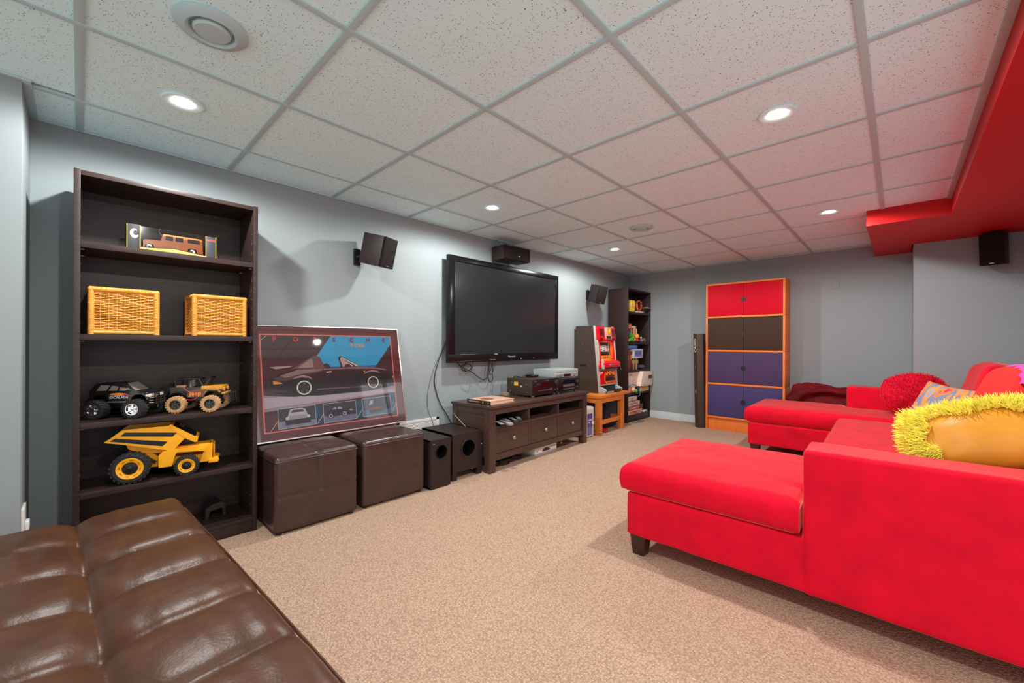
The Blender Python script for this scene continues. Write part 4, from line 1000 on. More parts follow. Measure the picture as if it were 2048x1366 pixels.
B('mirror', plastic_black, t, .034, .044, -.066, -.056, .130, .137, .002)
b = MB()
for y in (-.032, .032): b.tube([(-.09, y, .176), (.0, y, .178)], .0016, 6)
b.build('roof_rails', silver, t)
for x in (-.083, .083):
    b = MB(); b.cyl((x, -.07, .046), (x, .07, .046), .007, n=10); b.build('axle', plastic_black, t)
    for s in (-1, 1): wheel(t, x, s * .080, .046, .046, .050, rubber, chrome, .028, s, 18, 6)

# ---- mud-coloured open off-roader
a = math.radians(28); t = thing('toy_truck', 'mustard and black open-top off-road toy with tan tyres on bookcase', 'toy truck', (-0.125, 0.435, 0.675), PI / 2 - a)
def hw(z): return 0.046
b = MB(); side_prism(b, [(.112, .088), (.10, .100), (.06, .103), (.042, .090), (.036, .074), (-.036, .074), (-.044, .092), (-.058, .1), (-.09, .1), (-.1, .088), (-.108, .088), (-.108, .126), (.02, .126), (.024, .130), (.105, .123), (.116, .116), (.116, .092)], hw)
b.build('tub', toy_brown, t, 0.7)
b = MB(); b.box(.022, .117, -.0475, .0475, .110, .131, .004); b.build('hood', toy_mustard, t)
b = MB(); side_poly(b, [(-.036, .0745), (.036, .0745), (.042, .092), (.05, .100), (.02, .12), (-.02, .108), (-.036, .092)], hw, .0008); b.build('side_panel', paint(104, 62, 26, .35), t)
lettering(t, 'Jeep', 0.030, (-0.002, -0.0476, 0.0925), (1, 0, 0), (0, 0, 1), paint(255, 150, 20), squeeze=1.0, bold=0.0004)
for s in (-1, 1):
    b = MB(); b.prism([(.105, .096), (.098, .108), (.058, .110), (.044, .096), (.036, .078), (.036, .083), (.044, .102), (.056, .114), (.1, .112), (.11, .098)], lambda p, q, r_: (p, r_, q), s * .045, s * .062); b.build('fender', paint(150, 112, 60), t)
    b = MB(); b.prism([(-.042, .088), (-.056, .1), (-.09, .1), (-.104, .086), (-.108, .088), (-.092, .105), (-.054, .105), (-.038, .09)], lambda p, q, r_: (p, r_, q), s * .045, s * .062); b.build('fender', plastic_black, t)
b = MB()
for s in (-1, 1):
    b.tube([(-.09, s * .04, .126), (-.086, s * .04, .166), (-.03, s * .04, .17), (.012, s * .04, .166), (.03, s * .042, .128)], .004, 8); b.tube([(-.03, s * .04, .17), (-.034, s * .04, .126)], .004, 8)
for x, z in ((-.086, .166), (-.03, .17), (.012, .166)): b.tube([(x, -.04, z), (x, .04, z)], .0035, 8)
b.build('roll_cage', plastic_black, t)
for x in (-.018,):
    for y in (-.02, .02):
        b = MB(); b.box(x - .012, x + .012, y - .013, y + .013, .118, .126, .002); b.prism([(x - .014, .124), (x - .006, .124), (x - .012, .158), (x - .018, .156)], lambda p, q, r_: (p, r_, q), y - .012, y + .012); b.build('seat', paint(150, 144, 132), t)
B('cargo_box', paint(170, 128, 92), t, -.085, -.045, -.042, -.01, .112, .136, .002)
b = MB(); b.prism([(.03, .13), (.036, .128), (.062, .17), (.056, .172)], lambda p, q, r_: (p, r_, q), -.036, .036); b.build('windshield', paint(60, 56, 62, 0.2), t)
b = MB(); b.tube([(.03, -.038, .13), (.058, -.038, .174), (.058, .038, .174), (.03, .038, .13)], .003, 6); b.build('windshield_frame', plastic_black, t)
lettering(t, 'JK RUBI', 0.010, (.0515, 0.0, 0.157), (0, 1, 0), Vector((.026, 0, .042)), paint(190, 186, 190))
for y in (-.03, .03):
    b = MB(); b.lathe([(.011, 0), (.012, .004), (.008, .006), (0.001, .005)], (.116, y, .112), (1, 0, 0), 16, cap1=False); b.build('headlight', paint(210, 150, 80, 0.3), t)
B('front_bumper', paint(176, 132, 60), t, .112, .128, -.05, .05, .086, .096, .003); B('chassis', plastic_black, t, -.1, .1, -.022, .022, .045, .076, .004)
b = MB()
for z in (.052, .066, .082): b.tube([(.145, -.062, z), (.152, 0, z), (.145, .062, z)], .002, 6)
for y in (-.055, -.02, .02, .055): b.tube([(.12, y * .8, .085), (.146, y, .09), (.15, y, .045)], .002, 6)
b.build('push_bar', steel_dark, t)
b = MB(); b.tube(spline([(-.05, -.05, .122), (-.02, -.056, .10), (.0, -.058, .094), (.01, -.058, .075), (-.012, -.06, .062), (-.04, -.056, .066)], 6), .0014, 6); b.build('antenna_wire', paint(220, 40, 60), t, label='red antenna wire')
b = MB(); b.lathe([(.012, -.008), (.033, -.008), (.034, .008), (.012, .008)], (-.118, 0, .112), (1, 0, 0), 24); b.build('spare_wheel', rubber, t)
for x in (-.0725, .0725):
    b = MB(); b.cyl((x, -.06, .042), (x, .06, .042), .006, n=10); b.build('axle', plastic_black, t)
    for s in (-1, 1): wheel(t, x, s * .07, .042, .042, .036, rubber_tan, steel_dark, .024, s, 20, 6)

# ---- yellow mining dump truck
a = math.radians(12); t = thing('toy_dump_truck', 'big yellow toy mining dump truck with tilted bed on bookcase', 'toy truck', (-0.150, 0.186, 0.372), PI / 2 - a)
hwb = lambda z: 0.072
b = MB()
# bed: floor, two sides, sloped front
out = [(-.092, .196), (-.030, .248), (.140, .250), (.198, .196), (.196, .182), (.150, .126), (.135, .130), (-.035, .182)]
for s in (-1, 1): b.prism(out, lambda p, q, r_: (p, r_, q), s * .072, s * .066)
b.prism([(-.092, .196), (-.035, .182), (.135, .130), (.140, .136), (-.03, .189), (-.09, .201)], lambda p, q, r_: (p, r_, q), -.067, .067)
b.prism([(.135, .130), (.150, .126), (.198, .182), (.142, .246), (.132, .246), (.186, .186)], lambda p, q, r_: (p, r_, q), -.067, .067)
b.build('dump_bed', toy_yellow, t, 0.5)
b = MB(); b.prism([(.134, .250), (.142, .256), (.248, .178), (.246, .160), (.236, .158), (.198, .182)], lambda p, q, r_: (p, r_, q), -.074, .074); b.build('bed_canopy', toy_yellow, t, 0.5)
b = MB(); b.poly([(.152, -.066, .2492), (.152, .066, .2492), (.238, .066, .186), (.238, -.066, .186)]); b.build('canopy_decal', plastic_black, t, label='black panel on the bed canopy')
cu = Vector((-.086, 0, .0632)).normalized()
lettering(t, 'CAT', 0.030, (.178, 0.028, .2312), (0, 1, 0), cu, paint(225, 225, 230), squeeze=1.0, bold=0.001)
b = MB(); o = Vector((.186, 0.028, .2256)); b.poly([o + Vector((0, -.012, 0)), o + Vector((0, .012, 0)), o - cu * 0.0 + cu * .012 + Vector((0, 0, 0))]); b.build('logo_triangle', paint(240, 130, 20), t)
b = MB()
b.poly([(-.022, -.0726, .236), (.166, -.0726, .214), (.150, -.0726, .196), (-.038, -.0726, .220)]); b.build('side_stripe', plastic_black, t, label='upper black stripe on the bed')
b = MB(); b.poly([(-.055, -.0726, .212), (.132, -.0726, .174), (.112, -.0726, .154), (-.074, -.0726, .200)]); b.build('side_stripe', plastic_black, t, label='lower black stripe on the bed')
b = MB(); b.prism([(-.025, .178), (.14, .130), (.12, .112), (.03, .128), (-.015, .150)], lambda p, q, r_: (p, r_, q), -.04, .04); b.build('bed_underframe', toy_yellow, t)
# chassis, cab, hood
b = MB(); b.prism([(-.06, .055), (.30, .045), (.31, .065), (.30, .085), (.1, .09), (.06, .13), (-.02, .13), (-.06, .09)], lambda p, q, r_: (p, r_, q), -.035, .035); b.build('chassis', toy_yellow, t)
b = MB(); b.prism([(.098, .052), (.148, .052), (.160, .105), (.168, .118), (.280, .108), (.280, .118), (.168, .135), (.112, .128), (.098, .11)], lambda p, q, r_: (p, r_, q), -.074, .074); b.build('fender', toy_yellow, t)
b = MB(); b.box(.15, .302, -.05, .05, .105, .138, .004); b.build('hood', toy_yellow, t)
b = MB(); b.prism([(.255, .05), (.305, .05), (.308, .138), (.295, .138), (.27, .1)], lambda p, q, r_: (p, r_, q), -.056, .056); b.build('nose', toy_yellow, t)
b = MB(); b.box(.306, .311, -.045, .045, .068, .130, 0); b.build('grille_opening', plastic_black, t)
b = MB()
for k in range(6): b.box(.310, .314, -.046, .046, .068 + k * .0118, .072 + k * .0118)
for y in (-.046, .044): b.box(.310, .315, y, y + .003, .066, .132)
b.build('grille_bars', toy_yellow, t)
B('front_bumper', toy_yellow, t, .29, .332, -.062, .062, .042, .064, .004)
for y in (-.05, .05): B('headlight', silver, t, .331, .336, y - .008, y + .008, .048, .060, .002)
B('cab', plastic_black, t, .175, .235, -.01, .05, .136, .166, .004); B('cab_window', paint(96, 92, 100, 0.2), t, .2352, .2365, -.004, .044, .142, .160, 0)
b = MB(); b.tube([(.02, -.045, .130), (.085, -.05, .075)], .007, 10); b.build('hydraulic_ram', plastic_black, t)
for x, r in ((0.0, .072), (.205, .050)):
    b = MB(); b.cyl((x, -.07, r), (x, .07, r), .01, n=10); b.build('axle', plastic_black, t)
    for s in (-1, 1): wheel(t, x, s * (.083 if r > .06 else .078), r, r, .052 if r > .06 else .04, rubber, toy_yellow, r * 0.70, s, 22, 0, disc_rim=True)

# ---- boxed model car
t = thing('boxed_model_car', 'orange off-road model car in a black and yellow display box on top shelf', 'toy car', (-0.06, 0.152, 1.4652))
dkc = paint(52, 52, 58, 0.35); yl = paint(238, 174, 70, 0.4)
for y0, y1, h in ((0, .046, .114), (.297, .339, .110)): B('end_panel', dkc, t, -.11, 0, y0, y1, 0, h, .001)
for y in (0.0005, .046, .297, .3385): B('edge_trim', yl, t, -.001, .0012, y - .0012, y + .0012, 0, .112, 0)
b = MB(); b.prism([(.046, 0), (.297, 0), (.297, .010), (.172, .025), (.046, .012)], lambda p, q, r_: (r_, p, q), -.002, 0.0); b.build('front_lip', yl, t)
b = MB(); b.prism([(.046, .009), (.172, .022), (.297, .007), (.297, .010), (.172, .025), (.046, .012)], lambda p, q, r_: (r_, p, q), 0.0, 0.0006); b.build('lip_line', plastic_black, t)
B('tray', dkc, t, -.11, -.002, .046, .297, 0, .004, 0)
# swoosh mark and small print
b = MB(); n = 16
oc = [(.026 + .016 * math.cos(q), .072 + .022 * math.sin(q)) for q in [math.radians(60 + 270 * i / n) for i in range(n + 1)]]; ic = [(.030 + .009 * math.cos(q), .074 + .012 * math.sin(q)) for q in [math.radians(60 + 270 * i / n) for i in range(n + 1)]]
for i in range(n): b.poly([(.0008, *oc[i]), (.0008, *oc[i + 1]), (.0008, *ic[i + 1]), (.0008, *ic[i])])
b.build('crescent_mark', paint(242, 232, 214), t)
lettering(t, 'AUTO', 0.014, (.0008, .318, .090), (0, 1, 0), (0, 0, 1), paint(226, 80, 80), bold=.0003)
lettering(t, 'H2', 0.015, (.0008, .172, .010), (0, 1, 0), (0, 0, 1), paint(252, 214, 120), bold=.0003)
hwm = lambda z: 0.034
b = MB()
body = [(.058, .014), (.058, .050), (.066, .056), (.122, .058), (.130, .090), (.136, .093), (.275, .093), (.286, .088), (.288, .018), (.265, .018), (.26, .036), (.245, .04), (.228, .036), (.222, .016), (.10, .016), (.095, .034), (.08, .038), (.066, .03), (.062, .014)]
b.prism(body, lambda p, q, r_: (r_, p, q), -.09, -.022); b.build('model_body', toy_orange, t, 0.5)
b = MB()
for pts in ([(.138, .064), (.168, .064), (.168, .086), (.140, .086)], [(.178, .064), (.208, .064), (.208, .086), (.178, .086)], [(.226, .066), (.274, .066), (.274, .086), (.226, .086)]): b.prism(pts, lambda p, q, r_: (r_, p, q), -.0222, -.0214)
b.build('model_windows', paint(58, 46, 46, 0.15), t)
for y in (.080, .244):
    b = MB(); b.lathe([(.019, -.010), (.021, -.006), (.021, .004), (.017, .006), (.012, .005)], (-.028, y, .024), (1, 0, 0), 24, cap1=False); w_ = b.build('model_wheel', rubber, t)
    b = MB(); b.lathe([(.012, .004), (.011, .007), (.004, .006), (.001, .008)], (-.028, y, .024), (1, 0, 0), 16); b.build('hub_cap', chrome, w_)
b = MB(); b.tube([(-.056, .128, .09), (-.056, .118, .108)], .0012, 5); b.build('snorkel', silver, t)
b = MB(); b.poly([(-.001, .046, .012), (-.001, .297, .010), (-.001, .297, .110), (-.001, .046, .110)]); b.poly([(-.001, .046, .110), (-.001, .297, .110), (-.109, .297, .110), (-.109, .046, .110)]); b.build('window_film', clear_film, t)

# ---- wicker baskets
def basket(label, loc, w, d, h, rz=0.0):
    t = thing('wicker_basket', label, 'basket', loc, rz, 'wicker baskets on the bookcase'); r = 0.0115
    def wrapped(name, p0, p1, rr):
        p0 = Vector(p0); p1 = Vector(p1); L = (p1 - p0).length; n = int(L / 0.0035); b = MB(); prof = []
        for i in range(n + 1):
            prof.append((rr * 0.93 if i in (0, n) else rr * (0.93), L * i / n))
            if i < n: prof.append((rr * random.uniform(0.99, 1.04), L * (i + 0.5) / n))
        b.lathe(prof, p0, p1 - p0, 10); b.build(name, wicker_dark, t, 1.0)
    for x in (-d + r, -r):
        for y in (r, w - r): wrapped('post', (x, y, 0), (x, y, h - r * 1.2), r * 1.05)
        wrapped('rim', (x, r * .4, h - r), (x, w - r * .4, h - r), r); wrapped('rail', (x, r, r * .85), (x, w - r, r * .85), r * .82)
    for y in (r, w - r): wrapped('rim', (-d + r * .4, y, h - r), (-r * .4, y, h - r), r); wrapped('rail', (-d + r, y, r * .85), (-r, y, r * .85), r * .82)
    B('base', wicker, t, -d + r, -r, r, w - r, 0.008, 0.012, 0)
    def panel(p0, p1, nrm, ns):
        p0 = Vector(p0); p1 = Vector(p1); nrm = Vector(nrm); L = (p1 - p0).length; dv = (p1 - p0) / L; b = MB()
        g = 0.135 * L; st = [g + (L - 2 * g) * k / (ns - 1) for k in range(ns)]
        for s in st: b.tube([p0 + dv * s + Vector((0, 0, .012)), p0 + dv * s + Vector((0, 0, h - .014 - .006))], 0.0022, 6)
        rows = int((h - 0.042) / 0.0078)
        for k in range(rows):
            z = 0.024 + k * 0.0078; pts = []; sg = 1 if k % 2 else -1
            keys = [(0, 0)] + [(s, sg * (1 if i % 2 else -1)) for i, s in enumerate(st)] + [(L, 0)]
            for (a0, v0), (a1, v1) in zip(keys, keys[1:]):
                for q in (0.0, 0.35, 0.65): 
                    f = ss(0, 1, q); pts.append(p0 + dv * (a0 + (a1 - a0) * q) + nrm * (0.0038 * (v0 + (v1 - v0) * f)) + Vector((0, 0, z + random.uniform(-.0006, .0006))))
            pts.append(p1 + Vector((0, 0, z))); b.tube(pts, 0.0029, 5)
        b.build('weave', wicker, t, 1.2, kind='stuff')
    panel((-r, r, 0), (-r, w - r, 0), (1, 0, 0), 7); panel((-d + r, r, 0), (-d + r, w - r, 0), (-1, 0, 0), 7)
    panel((-d + r, r, 0), (-r, r, 0), (0, -1, 0), 6); panel((-d + r, w - r, 0), (-r, w - r, 0), (0, 1, 0), 6)
    return t
random.seed(3)
basket('honey wicker basket at the left of the bookcase shelf', (-0.055, 0.026, 1.0625), 0.243, 0.21, 0.214, 0.0)
basket('honey wicker basket at the right of the bookcase shelf', (-0.062, 0.394, 1.0625), 0.243, 0.19, 0.214, 0.03)
# ---- black bracket on the bottom shelf
t = thing('plastic_bracket', 'black arched plastic stand on the bottom shelf of the near bookcase', 'stand', (-0.20, 0.47, 0.0785))
b = MB(); b.prism([(0, 0), (.012, 0), (.02, .036), (.075, .044), (.08, 0), (.09, 0), (.09, .06), (.075, .076), (.03, .072), (.0, .055)], lambda p, q, r_: (r_, p, q), -.06, .03); b.build('stand_body', plastic_black, t)
cable('thin black lead lying on the bottom shelf of the near bookcase', [(-0.18, 0.33, 0.081), (-0.19, 0.40, 0.081), (-0.21, 0.48, 0.081), (-0.22, 0.55, 0.081)], 0.002)

# ================================================================== BENCH, SLOT MACHINE, COMPUTER
t = thing('wooden_bench', 'honey pine bench table carrying the slot machine', 'bench', (0.105, 4.0, 0), 0.03)
BW, BD_, BH = 0.72, 0.40, 0.455
B('top', wood_pine, t, -BD_, 0, 0, BW, BH - 0.036, BH, 0.003)
for x0, x1 in ((-.075, -.012), (-BD_ + .012, -BD_ + .075)):
    for y0, y1 in ((.02, .078), (BW - .165, BW - .107)): B('leg', wood_pine, t, x0, x1, y0, y1, 0, BH - .036, .002)
for x0, x1 in ((-.032, -.014), (-BD_ + .014, -BD_ + .032)): B('apron', wood_pine, t, x0, x1, .085, BW - .17, BH - .092, BH - .036)
for y0, y1 in ((.02, .04), (BW - .13, BW - .11)): B('apron', wood_pine, t, -BD_ + .075, -.075, y0, y1, BH - .092, BH - .036); B('stretcher', wood_pine, t, -BD_ + .075, -.075, y0, y1, .12, .165)
B('stretcher', wood_pine, t, -.05, -.028, .085, BW - .17, .115, .165)

t = thing('slot_machine', 'red slot machine with dark brown cabinet on the pine bench', 'slot machine', (-0.055, 4.175, BH + 0.0005), 0.02)
MW, MH = 0.455, 0.795
bk = -0.285
prof = [(bk, 0), (.03, 0), (-.045, MH), (bk, MH)]
sp = mat('slot_cabinet_side', (66, 52, 42), 0.5, bump=0.1, bscale=300, var=0.1, vscale=20)
for y0, y1 in ((0, .018), (MW - .018, MW)):
    b = MB(); b.prism(prof, lambda p, q, r_: (p, r_, q), y0, y1); b.build('side_panel', sp, t)
B('back_panel', sp, t, bk, bk + .015, .018, MW - .018, 0, MH, 0); B('top_panel', sp, t, bk, -.06, .018, MW - .018, MH - .016, MH, 0); B('bottom_panel', sp, t, bk, .02, .018, MW - .018, 0, .02, 0)
B('hand_slot', plastic_black, t, -.215, -.135, -.0012, .0, .315, .332, 0)
b = MB()
for x, z in ((-.06, .76), (-.08, .7), (-.07, .63), (-.03, .12), (-.02, .20), (-.09, .5), (-.1, .42), (-.07, .36), (-.18, .58)): b.cyl((x, 0, z), (x, -.0015, z), .004, n=8)
b.build('rivets', silver, t)
fx = lambda z: .03 - .075 * z / MH          # face of the leaning front
def face_prism(name, m, y0, y1, z0, z1, d0, d1, bev=0.003, **k):
    b = MB(); b.prism([(fx(z0) + d0, z0), (fx(z0) + d1, z0), (fx(z1) + d1, z1), (fx(z1) + d0, z1)], lambda p, q, r_: (p, r_, q), y0, y1, bev); return b.build(name, m, t, 0.6, **k)
edge = paint(186, 176, 166, 0.35)
for y0, y1 in ((.0, .02), (MW - .02, MW)): face_prism('edge_trim', edge, y0, y1, .0, MH, .0005, .02, .002)
sr = paint(226, 10, 34, 0.22); sd = paint(70, 8, 22, 0.3); so = paint(240, 120, 30, 0.3); sy = paint(250, 190, 60, 0.3)
face_prism('door_backing', sd, .02, MW - .02, .10, MH - .01, -.02, .002, .001)
# marquee block
face_prism('marquee', sr, .022, MW - .022, .625, .785, .002, .05, .008)
face_prism('speaker_opening', paint(96, 8, 24, 0.4), .055, .155, .672, .762, .05, .0512, 0); face_prism('speaker_opening', paint(120, 24, 40, 0.4), .335, .415, .672, .762, .05, .0512, 0)
face_prism('lower_opening', sd, .05, .12, .632, .655, .05, .0512, 0); face_prism('lower_opening', sd, .345, .41, .632, .655, .05, .0512, 0)
face_prism('emblem_panel', edge, .175, .325, .640, .782, .05, .058, .004); face_prism('emblem_picture', so, .19, .31, .69, .772, .058, .0592, 0); face_prism('emblem_lens', paint(96, 8, 16, 0.15), .195, .305, .645, .678, .058, .060, .002)
b = MB(); b.lathe([(.026, 0), (.02, .003), (.001, .004)], (fx(.73) + .0592, .275, .732), (1, 0, .09), 20); b.build('emblem_disc', sy, t)
face_prism('picture_column', paint(236, 200, 170, 0.3), .2, .222, .692, .770, .0592, .0602, 0)
# reel window
face_prism('upper_panel', sr, .022, MW - .022, .595, .628, .002, .016, .003)
lettering(t, 'BIG HEAT', .026, (fx(.61) + .0168, MW / 2, .611), (0, 1, 0), (-.094, 0, 1), sy, bold=.0006)
face_prism('reel_frame', sr, .022, .095, .40, .598, .002, .02, .004); face_prism('reel_frame', so, .35, .40, .40, .598, .002, .014, .003); face_prism('reel_frame', sr, .40, MW - .022, .36, .625, .002, .03, .005)
face_prism('silver_rail', edge, .02, .04, .33, .63, .02, .034, .003); face_prism('silver_rail', edge, MW - .045, MW - .022, .36, .62, .03, .04, .003)
face_prism('reel_cavity', plastic_black, .092, .352, .438, .598, -.02, .0025, 0)
for k in range(3):
    y = .10 + k * .072; z = .515; r = .095; xx = fx(z) - .085
    b = MB(); b.lathe([(r, 0), (r, .062)], (xx, y, z), (0, 1, 0), 40); rl = b.build('reel', paint(216, 206, 190, 0.4), t, 0.3)
    b = MB()
    for q in range(7):
        a = math.radians(-42 + q * 14 + k * 5); c = Vector((xx + (r + .0008) * math.cos(a), y + .031, z + (r + .0008) * math.sin(a))); n_ = Vector((math.cos(a), 0, math.sin(a))); tg = Vector((-math.sin(a), 0, math.cos(a)))
        w_ = .018 if (q + k) % 2 else .012
        b.poly([c + Vector((0, -w_, 0)) - tg * .006, c + Vector((0, w_, 0)) - tg * .006, c + Vector((0, w_ * .7, 0)) + tg * .007, c + Vector((0, -w_ * .7, 0)) + tg * .007])
    b.build('reel_symbols', paint(*((60, 56, 110), (40, 60, 80), (150, 40, 40))[k], 0.4), rl)
face_prism('reel_divider', edge, .318, .33, .44, .595, .002, .006, .001)
face_prism('lower_frame', so, .092, .352, .395, .440, .002, .016, .002)
for k in range(3): face_prism('reel_stop_mark', plastic_black, .165 + k * .042, .178 + k * .042, .408, .43, .016, .0172, 0)
# control deck
b = MB(); b.prism([(fx(.39), .395), (fx(.36) + .075, .37), (fx(.33) + .085, .352), (fx(.29) + .08, .30), (fx(.28), .29)], lambda p, q, r_: (p, r_, q), .022, MW - .022, .004); b.build('control_deck', sr, t)
b = MB(); b.prism([(fx(.39) + .002, .3965), (fx(.37) + .06, .377), (fx(.37) + .062, .3785), (fx(.39) + .002, .399)], lambda p, q, r_: (p, r_, q), .12, .35); b.build('deck_plate', so, t)
B('button_strip', plastic_black, t, .07, .0815, .225, .395, .31, .346, .001)
for k in range(4):
    b = MB(); b.lathe([(.013, 0), (.012, .006), (.001, .007)], (.0815, .248 + k * .040, .328), (1, 0, 0), 16); b.build('button', paint(200, 40, 60, 0.2), t)
b = MB(); b.lathe([(.020, 0), (.018, .01), (.008, .012), (.01, .03), (.014, .034), (.001, .042)], (.078, .19, .330), (1, 0, 0), 18); b.build('start_lever', chrome, t)
for q in ((.0, .03, .30, .40),): face_prism('deck_trim', edge, .02, .05, .285, .40, .06, .085, .004)
face_prism('deck_gap', paint(90, 84, 80, .3), .02, MW - .02, .268, .288, .0, .045, .002)
# side lever on the right edge
b = MB(); b.tube([(.04, MW, .36), (.05, MW + .03, .36), (.055, MW + .035, .31), (.06, MW + .035, .27)], .007, 8); b.sphere((.06, MW + .035, .26), .012); b.build('side_lever', steel_dark, t)
# lower glass
face_prism('glass_frame', edge, .022, MW - .022, .085, .272, .002, .018, .006)
face_prism('lower_glass', sr, .034, MW - .034, .100, .260, .018, .0195, .001)
def art(m, pts, off):
    b = MB(); b.poly([(fx(z) + off, y, z) for y, z in pts]); b.build('glass_picture', m, t)
art(paint(250, 160, 40, .25), [(.13, .13), (.14, .20), (.165, .245), (.19, .225), (.215, .255), (.25, .235), (.29, .258), (.33, .225), (.37, .25), (.41, .20), (.41, .13)], .0200)
art(paint(150, 20, 20, .25), [(.14, .135), (.17, .215), (.20, .195), (.235, .225), (.27, .20), (.31, .225), (.345, .20), (.375, .212), (.405, .135)], .0204)
art(paint(60, 10, 16, .25), [(.16, .135), (.18, .19), (.21, .17), (.24, .195), (.28, .172), (.32, .192), (.36, .17), (.39, .135)], .0208)
art(paint(250, 200, 60, .25), [(.255, .222), (.285, .25), (.305, .225), (.28, .205)], .0212); art(paint(110, 14, 18, .25), [(.268, .224), (.283, .238), (.293, .224), (.28, .213)], .0216)
art(sy, [(.16, .105), (.38, .105), (.38, .125), (.16, .125)], .0212); art(sr, [(.175, .108), (.365, .108), (.365, .122), (.175, .122)], .0216)
art(paint(230, 214, 200, .25), [(.045, .215), (.11, .232), (.11, .25), (.045, .25)], .0202)
# coin tray
b = MB(); b.prism([(fx(.08), .082), (.10, .052), (.115, .035), (.10, .0), (.03, .0)], lambda p, q, r_: (p, r_, q), .02, .055, .003); b.build('tray_cheek', silver_plastic, t)
b = MB(); b.prism([(fx(.08), .082), (.10, .052), (.115, .035), (.10, .0), (.03, .0)], lambda p, q, r_: (p, r_, q), MW - .055, MW - .02, .003); b.build('tray_cheek', silver_plastic, t)
b = MB(); b.prism([(.03, 0), (.105, 0), (.118, .036), (.108, .04), (.098, .014), (.04, .014), (.02, .085), (.01, .085)], lambda p, q, r_: (p, r_, q), .055, MW - .055, .002); b.build('coin_tray', plastic_black, t)
B('tray_lip', silver_plastic, t, .104, .114, .06, .22, .004, .03, .003)

t = thing('computer_tower', 'beige computer tower with purple front panel between tv stand and pine bench', 'computer', (0.055, 3.80, 0), 0.02)
cb = paint(206, 196, 186, .45); B('case', cb, t, -.36, -.02, 0, .165, .006, .335, .004)
b = MB(); b.soft(-.03, 0, 0.002, .163, .006, .335, .014, 14); b.build('front_bezel', cb, t, .8)
pu = paint(72, 58, 128, .35); B('front_panel', pu, t, -.001, .002, .022, .125, .215, .265, .001); B('front_panel', paint(88, 76, 140, .35), t, -.001, .002, .022, .125, .115, .213, .001); B('front_panel', paint(112, 104, 150, .35), t, -.001, .002, .026, .125, .03, .113, .001)
b = MB()
for k in range(5): b.box(.002, .003, .04 + k * .016, .05 + k * .016, .188, .200)
b.box(.002, .003, .04, .075, .163, .170); b.build('indicators', white_plastic, t)
b = MB(); b.lathe([(.016, 0), (.016, .008), (.012, .011), (.001, .011)], (0.002, .128, .155), (1, 0, 0), 20); b.build('power_button', white_plastic, t)
# things under the bench
t = thing('storage_box', 'dark blue-black box pushed under the bench against the bookcase', 'box', (-0.10, 4.47, 0), 0.0)
B('carton', paint(40, 38, 54, .5), t, -.16, 0, 0, .27, 0, .30, .003); B('lid_edge', paint(30, 28, 40, .5), t, -.163, .002, -.003, .272, .262, .303, .002)
t = thing('storage_box', 'grey carton under the bench beside the dark box', 'box', (-0.16, 4.26, 0), 0.1)
B('carton', paint(128, 122, 120, .6), t, -.14, 0, 0, .17, 0, .255, .003); B('tape', paint(168, 160, 150, .4), t, -.141, .0005, .075, .095, .02, .2555, 0)
t = thing('toy_car', 'small red toy lying on the carpet under the pine bench', 'toy', (0.02, 4.26, 0), 0.4)
b = MB(); b.prism([(-.05, .008), (.05, .008), (.05, .022), (.025, .026), (.01, .036), (-.02, .036), (-.03, .026), (-.05, .024)], lambda p, q, r_: (q * 0 + r_, p, q), -.022, .022, .002); b.build('toy_body', paint(222, 22, 30, .3), t)
for x in (-.022, .022):
    for y in (-.03, .03): b = MB(); b.cyl((x - .003, y, .009), (x + .003, y, .009), .009, n=12); b.build('wheel', plastic_black, t)
floor_cable('pale cable looping on carpet in front of the pine bench', [(0.09, 3.975, .05), (0.12, 4.10, 0.02), (0.17, 4.24, 0.0), (0.20, 4.20, 0), (0.21, 4.08, 0), (0.17, 3.99, 0), (0.12, 3.955, 0)], .0028, paint(170, 160, 152))
floor_cable('grey cable coil on carpet in front of the far bookcase', [(-.02, 5.0, 0), (0.03, 5.06, 0), (0.05, 5.16, 0), (0.02, 5.25, 0), (-.01, 5.18, 0.004), (.015, 5.08, 0.006)], .006, paint(112, 122, 124))

# ================================================================== CONTENTS OF THE FAR BOOKCASE
def book(label, x, y, z, d, w, h, c, tilt=0.0, group='books in the far bookcase', cat='book', name='book', lie=False, pg=(226, 214, 196), mark=None):
    t = thing(name, label, cat, (x, y, z), rot=(-tilt, 0, 0), group=group)
    m = paint(*c, .45)
    if not lie:
        B('cover', m, t, -d, 0, 0, w * .12, 0, h, .0005); B('cover', m, t, -d, 0, w * .88, w, 0, h, .0005); B('spine', m, t, -.003, 0.001, 0, w, 0, h, .001); B('pages', paint(*pg), t, -d + .002, -.003, w * .12, w * .88, .002, h - .003, 0)
        if mark: B('spine_mark', paint(*mark), t, 0.001, .0016, w * .2, w * .8, h * .55, h * .8, 0)
    else:
        B('cover', m, t, -d, 0, 0, w, 0, h * .14, .0005); B('cover', m, t, -d, 0, 0, w, h * .86, h, .0005); B('pages', paint(*pg), t, -d + .002, -.001, .002, w - .002, h * .14, h * .86, 0)
    return t
def carton(label, x, y, z, d, w, h, c, face=None, rz=0.0, lid=None, text=None, tc=(60, 40, 40), group='board games in the far bookcase', cat='box', name='board_game', ts=.5):
    t = thing(name, label, cat, (x, y, z), rz, group); B('tray', paint(*c), t, -d, 0, 0, w, 0, h * .6, .001); B('lid', paint(*(lid or c)), t, -d - .001, .001, -.001, w + .001, h * .35, h, .001)
    if face: B('label_panel', paint(*face), t, .001, .0018, w * .12, w * .88, h * .2, h * .85, 0)
    if text: lettering(t, text, h * ts, (.0026, w * .5, h * .52), (0, 1, 0), (0, 0, 1), paint(*tc), bold=.0004)
    return t
S1, S2, S3, S4, S5 = 1.4685, 1.0605, 0.6885, 0.3855, 0.0925
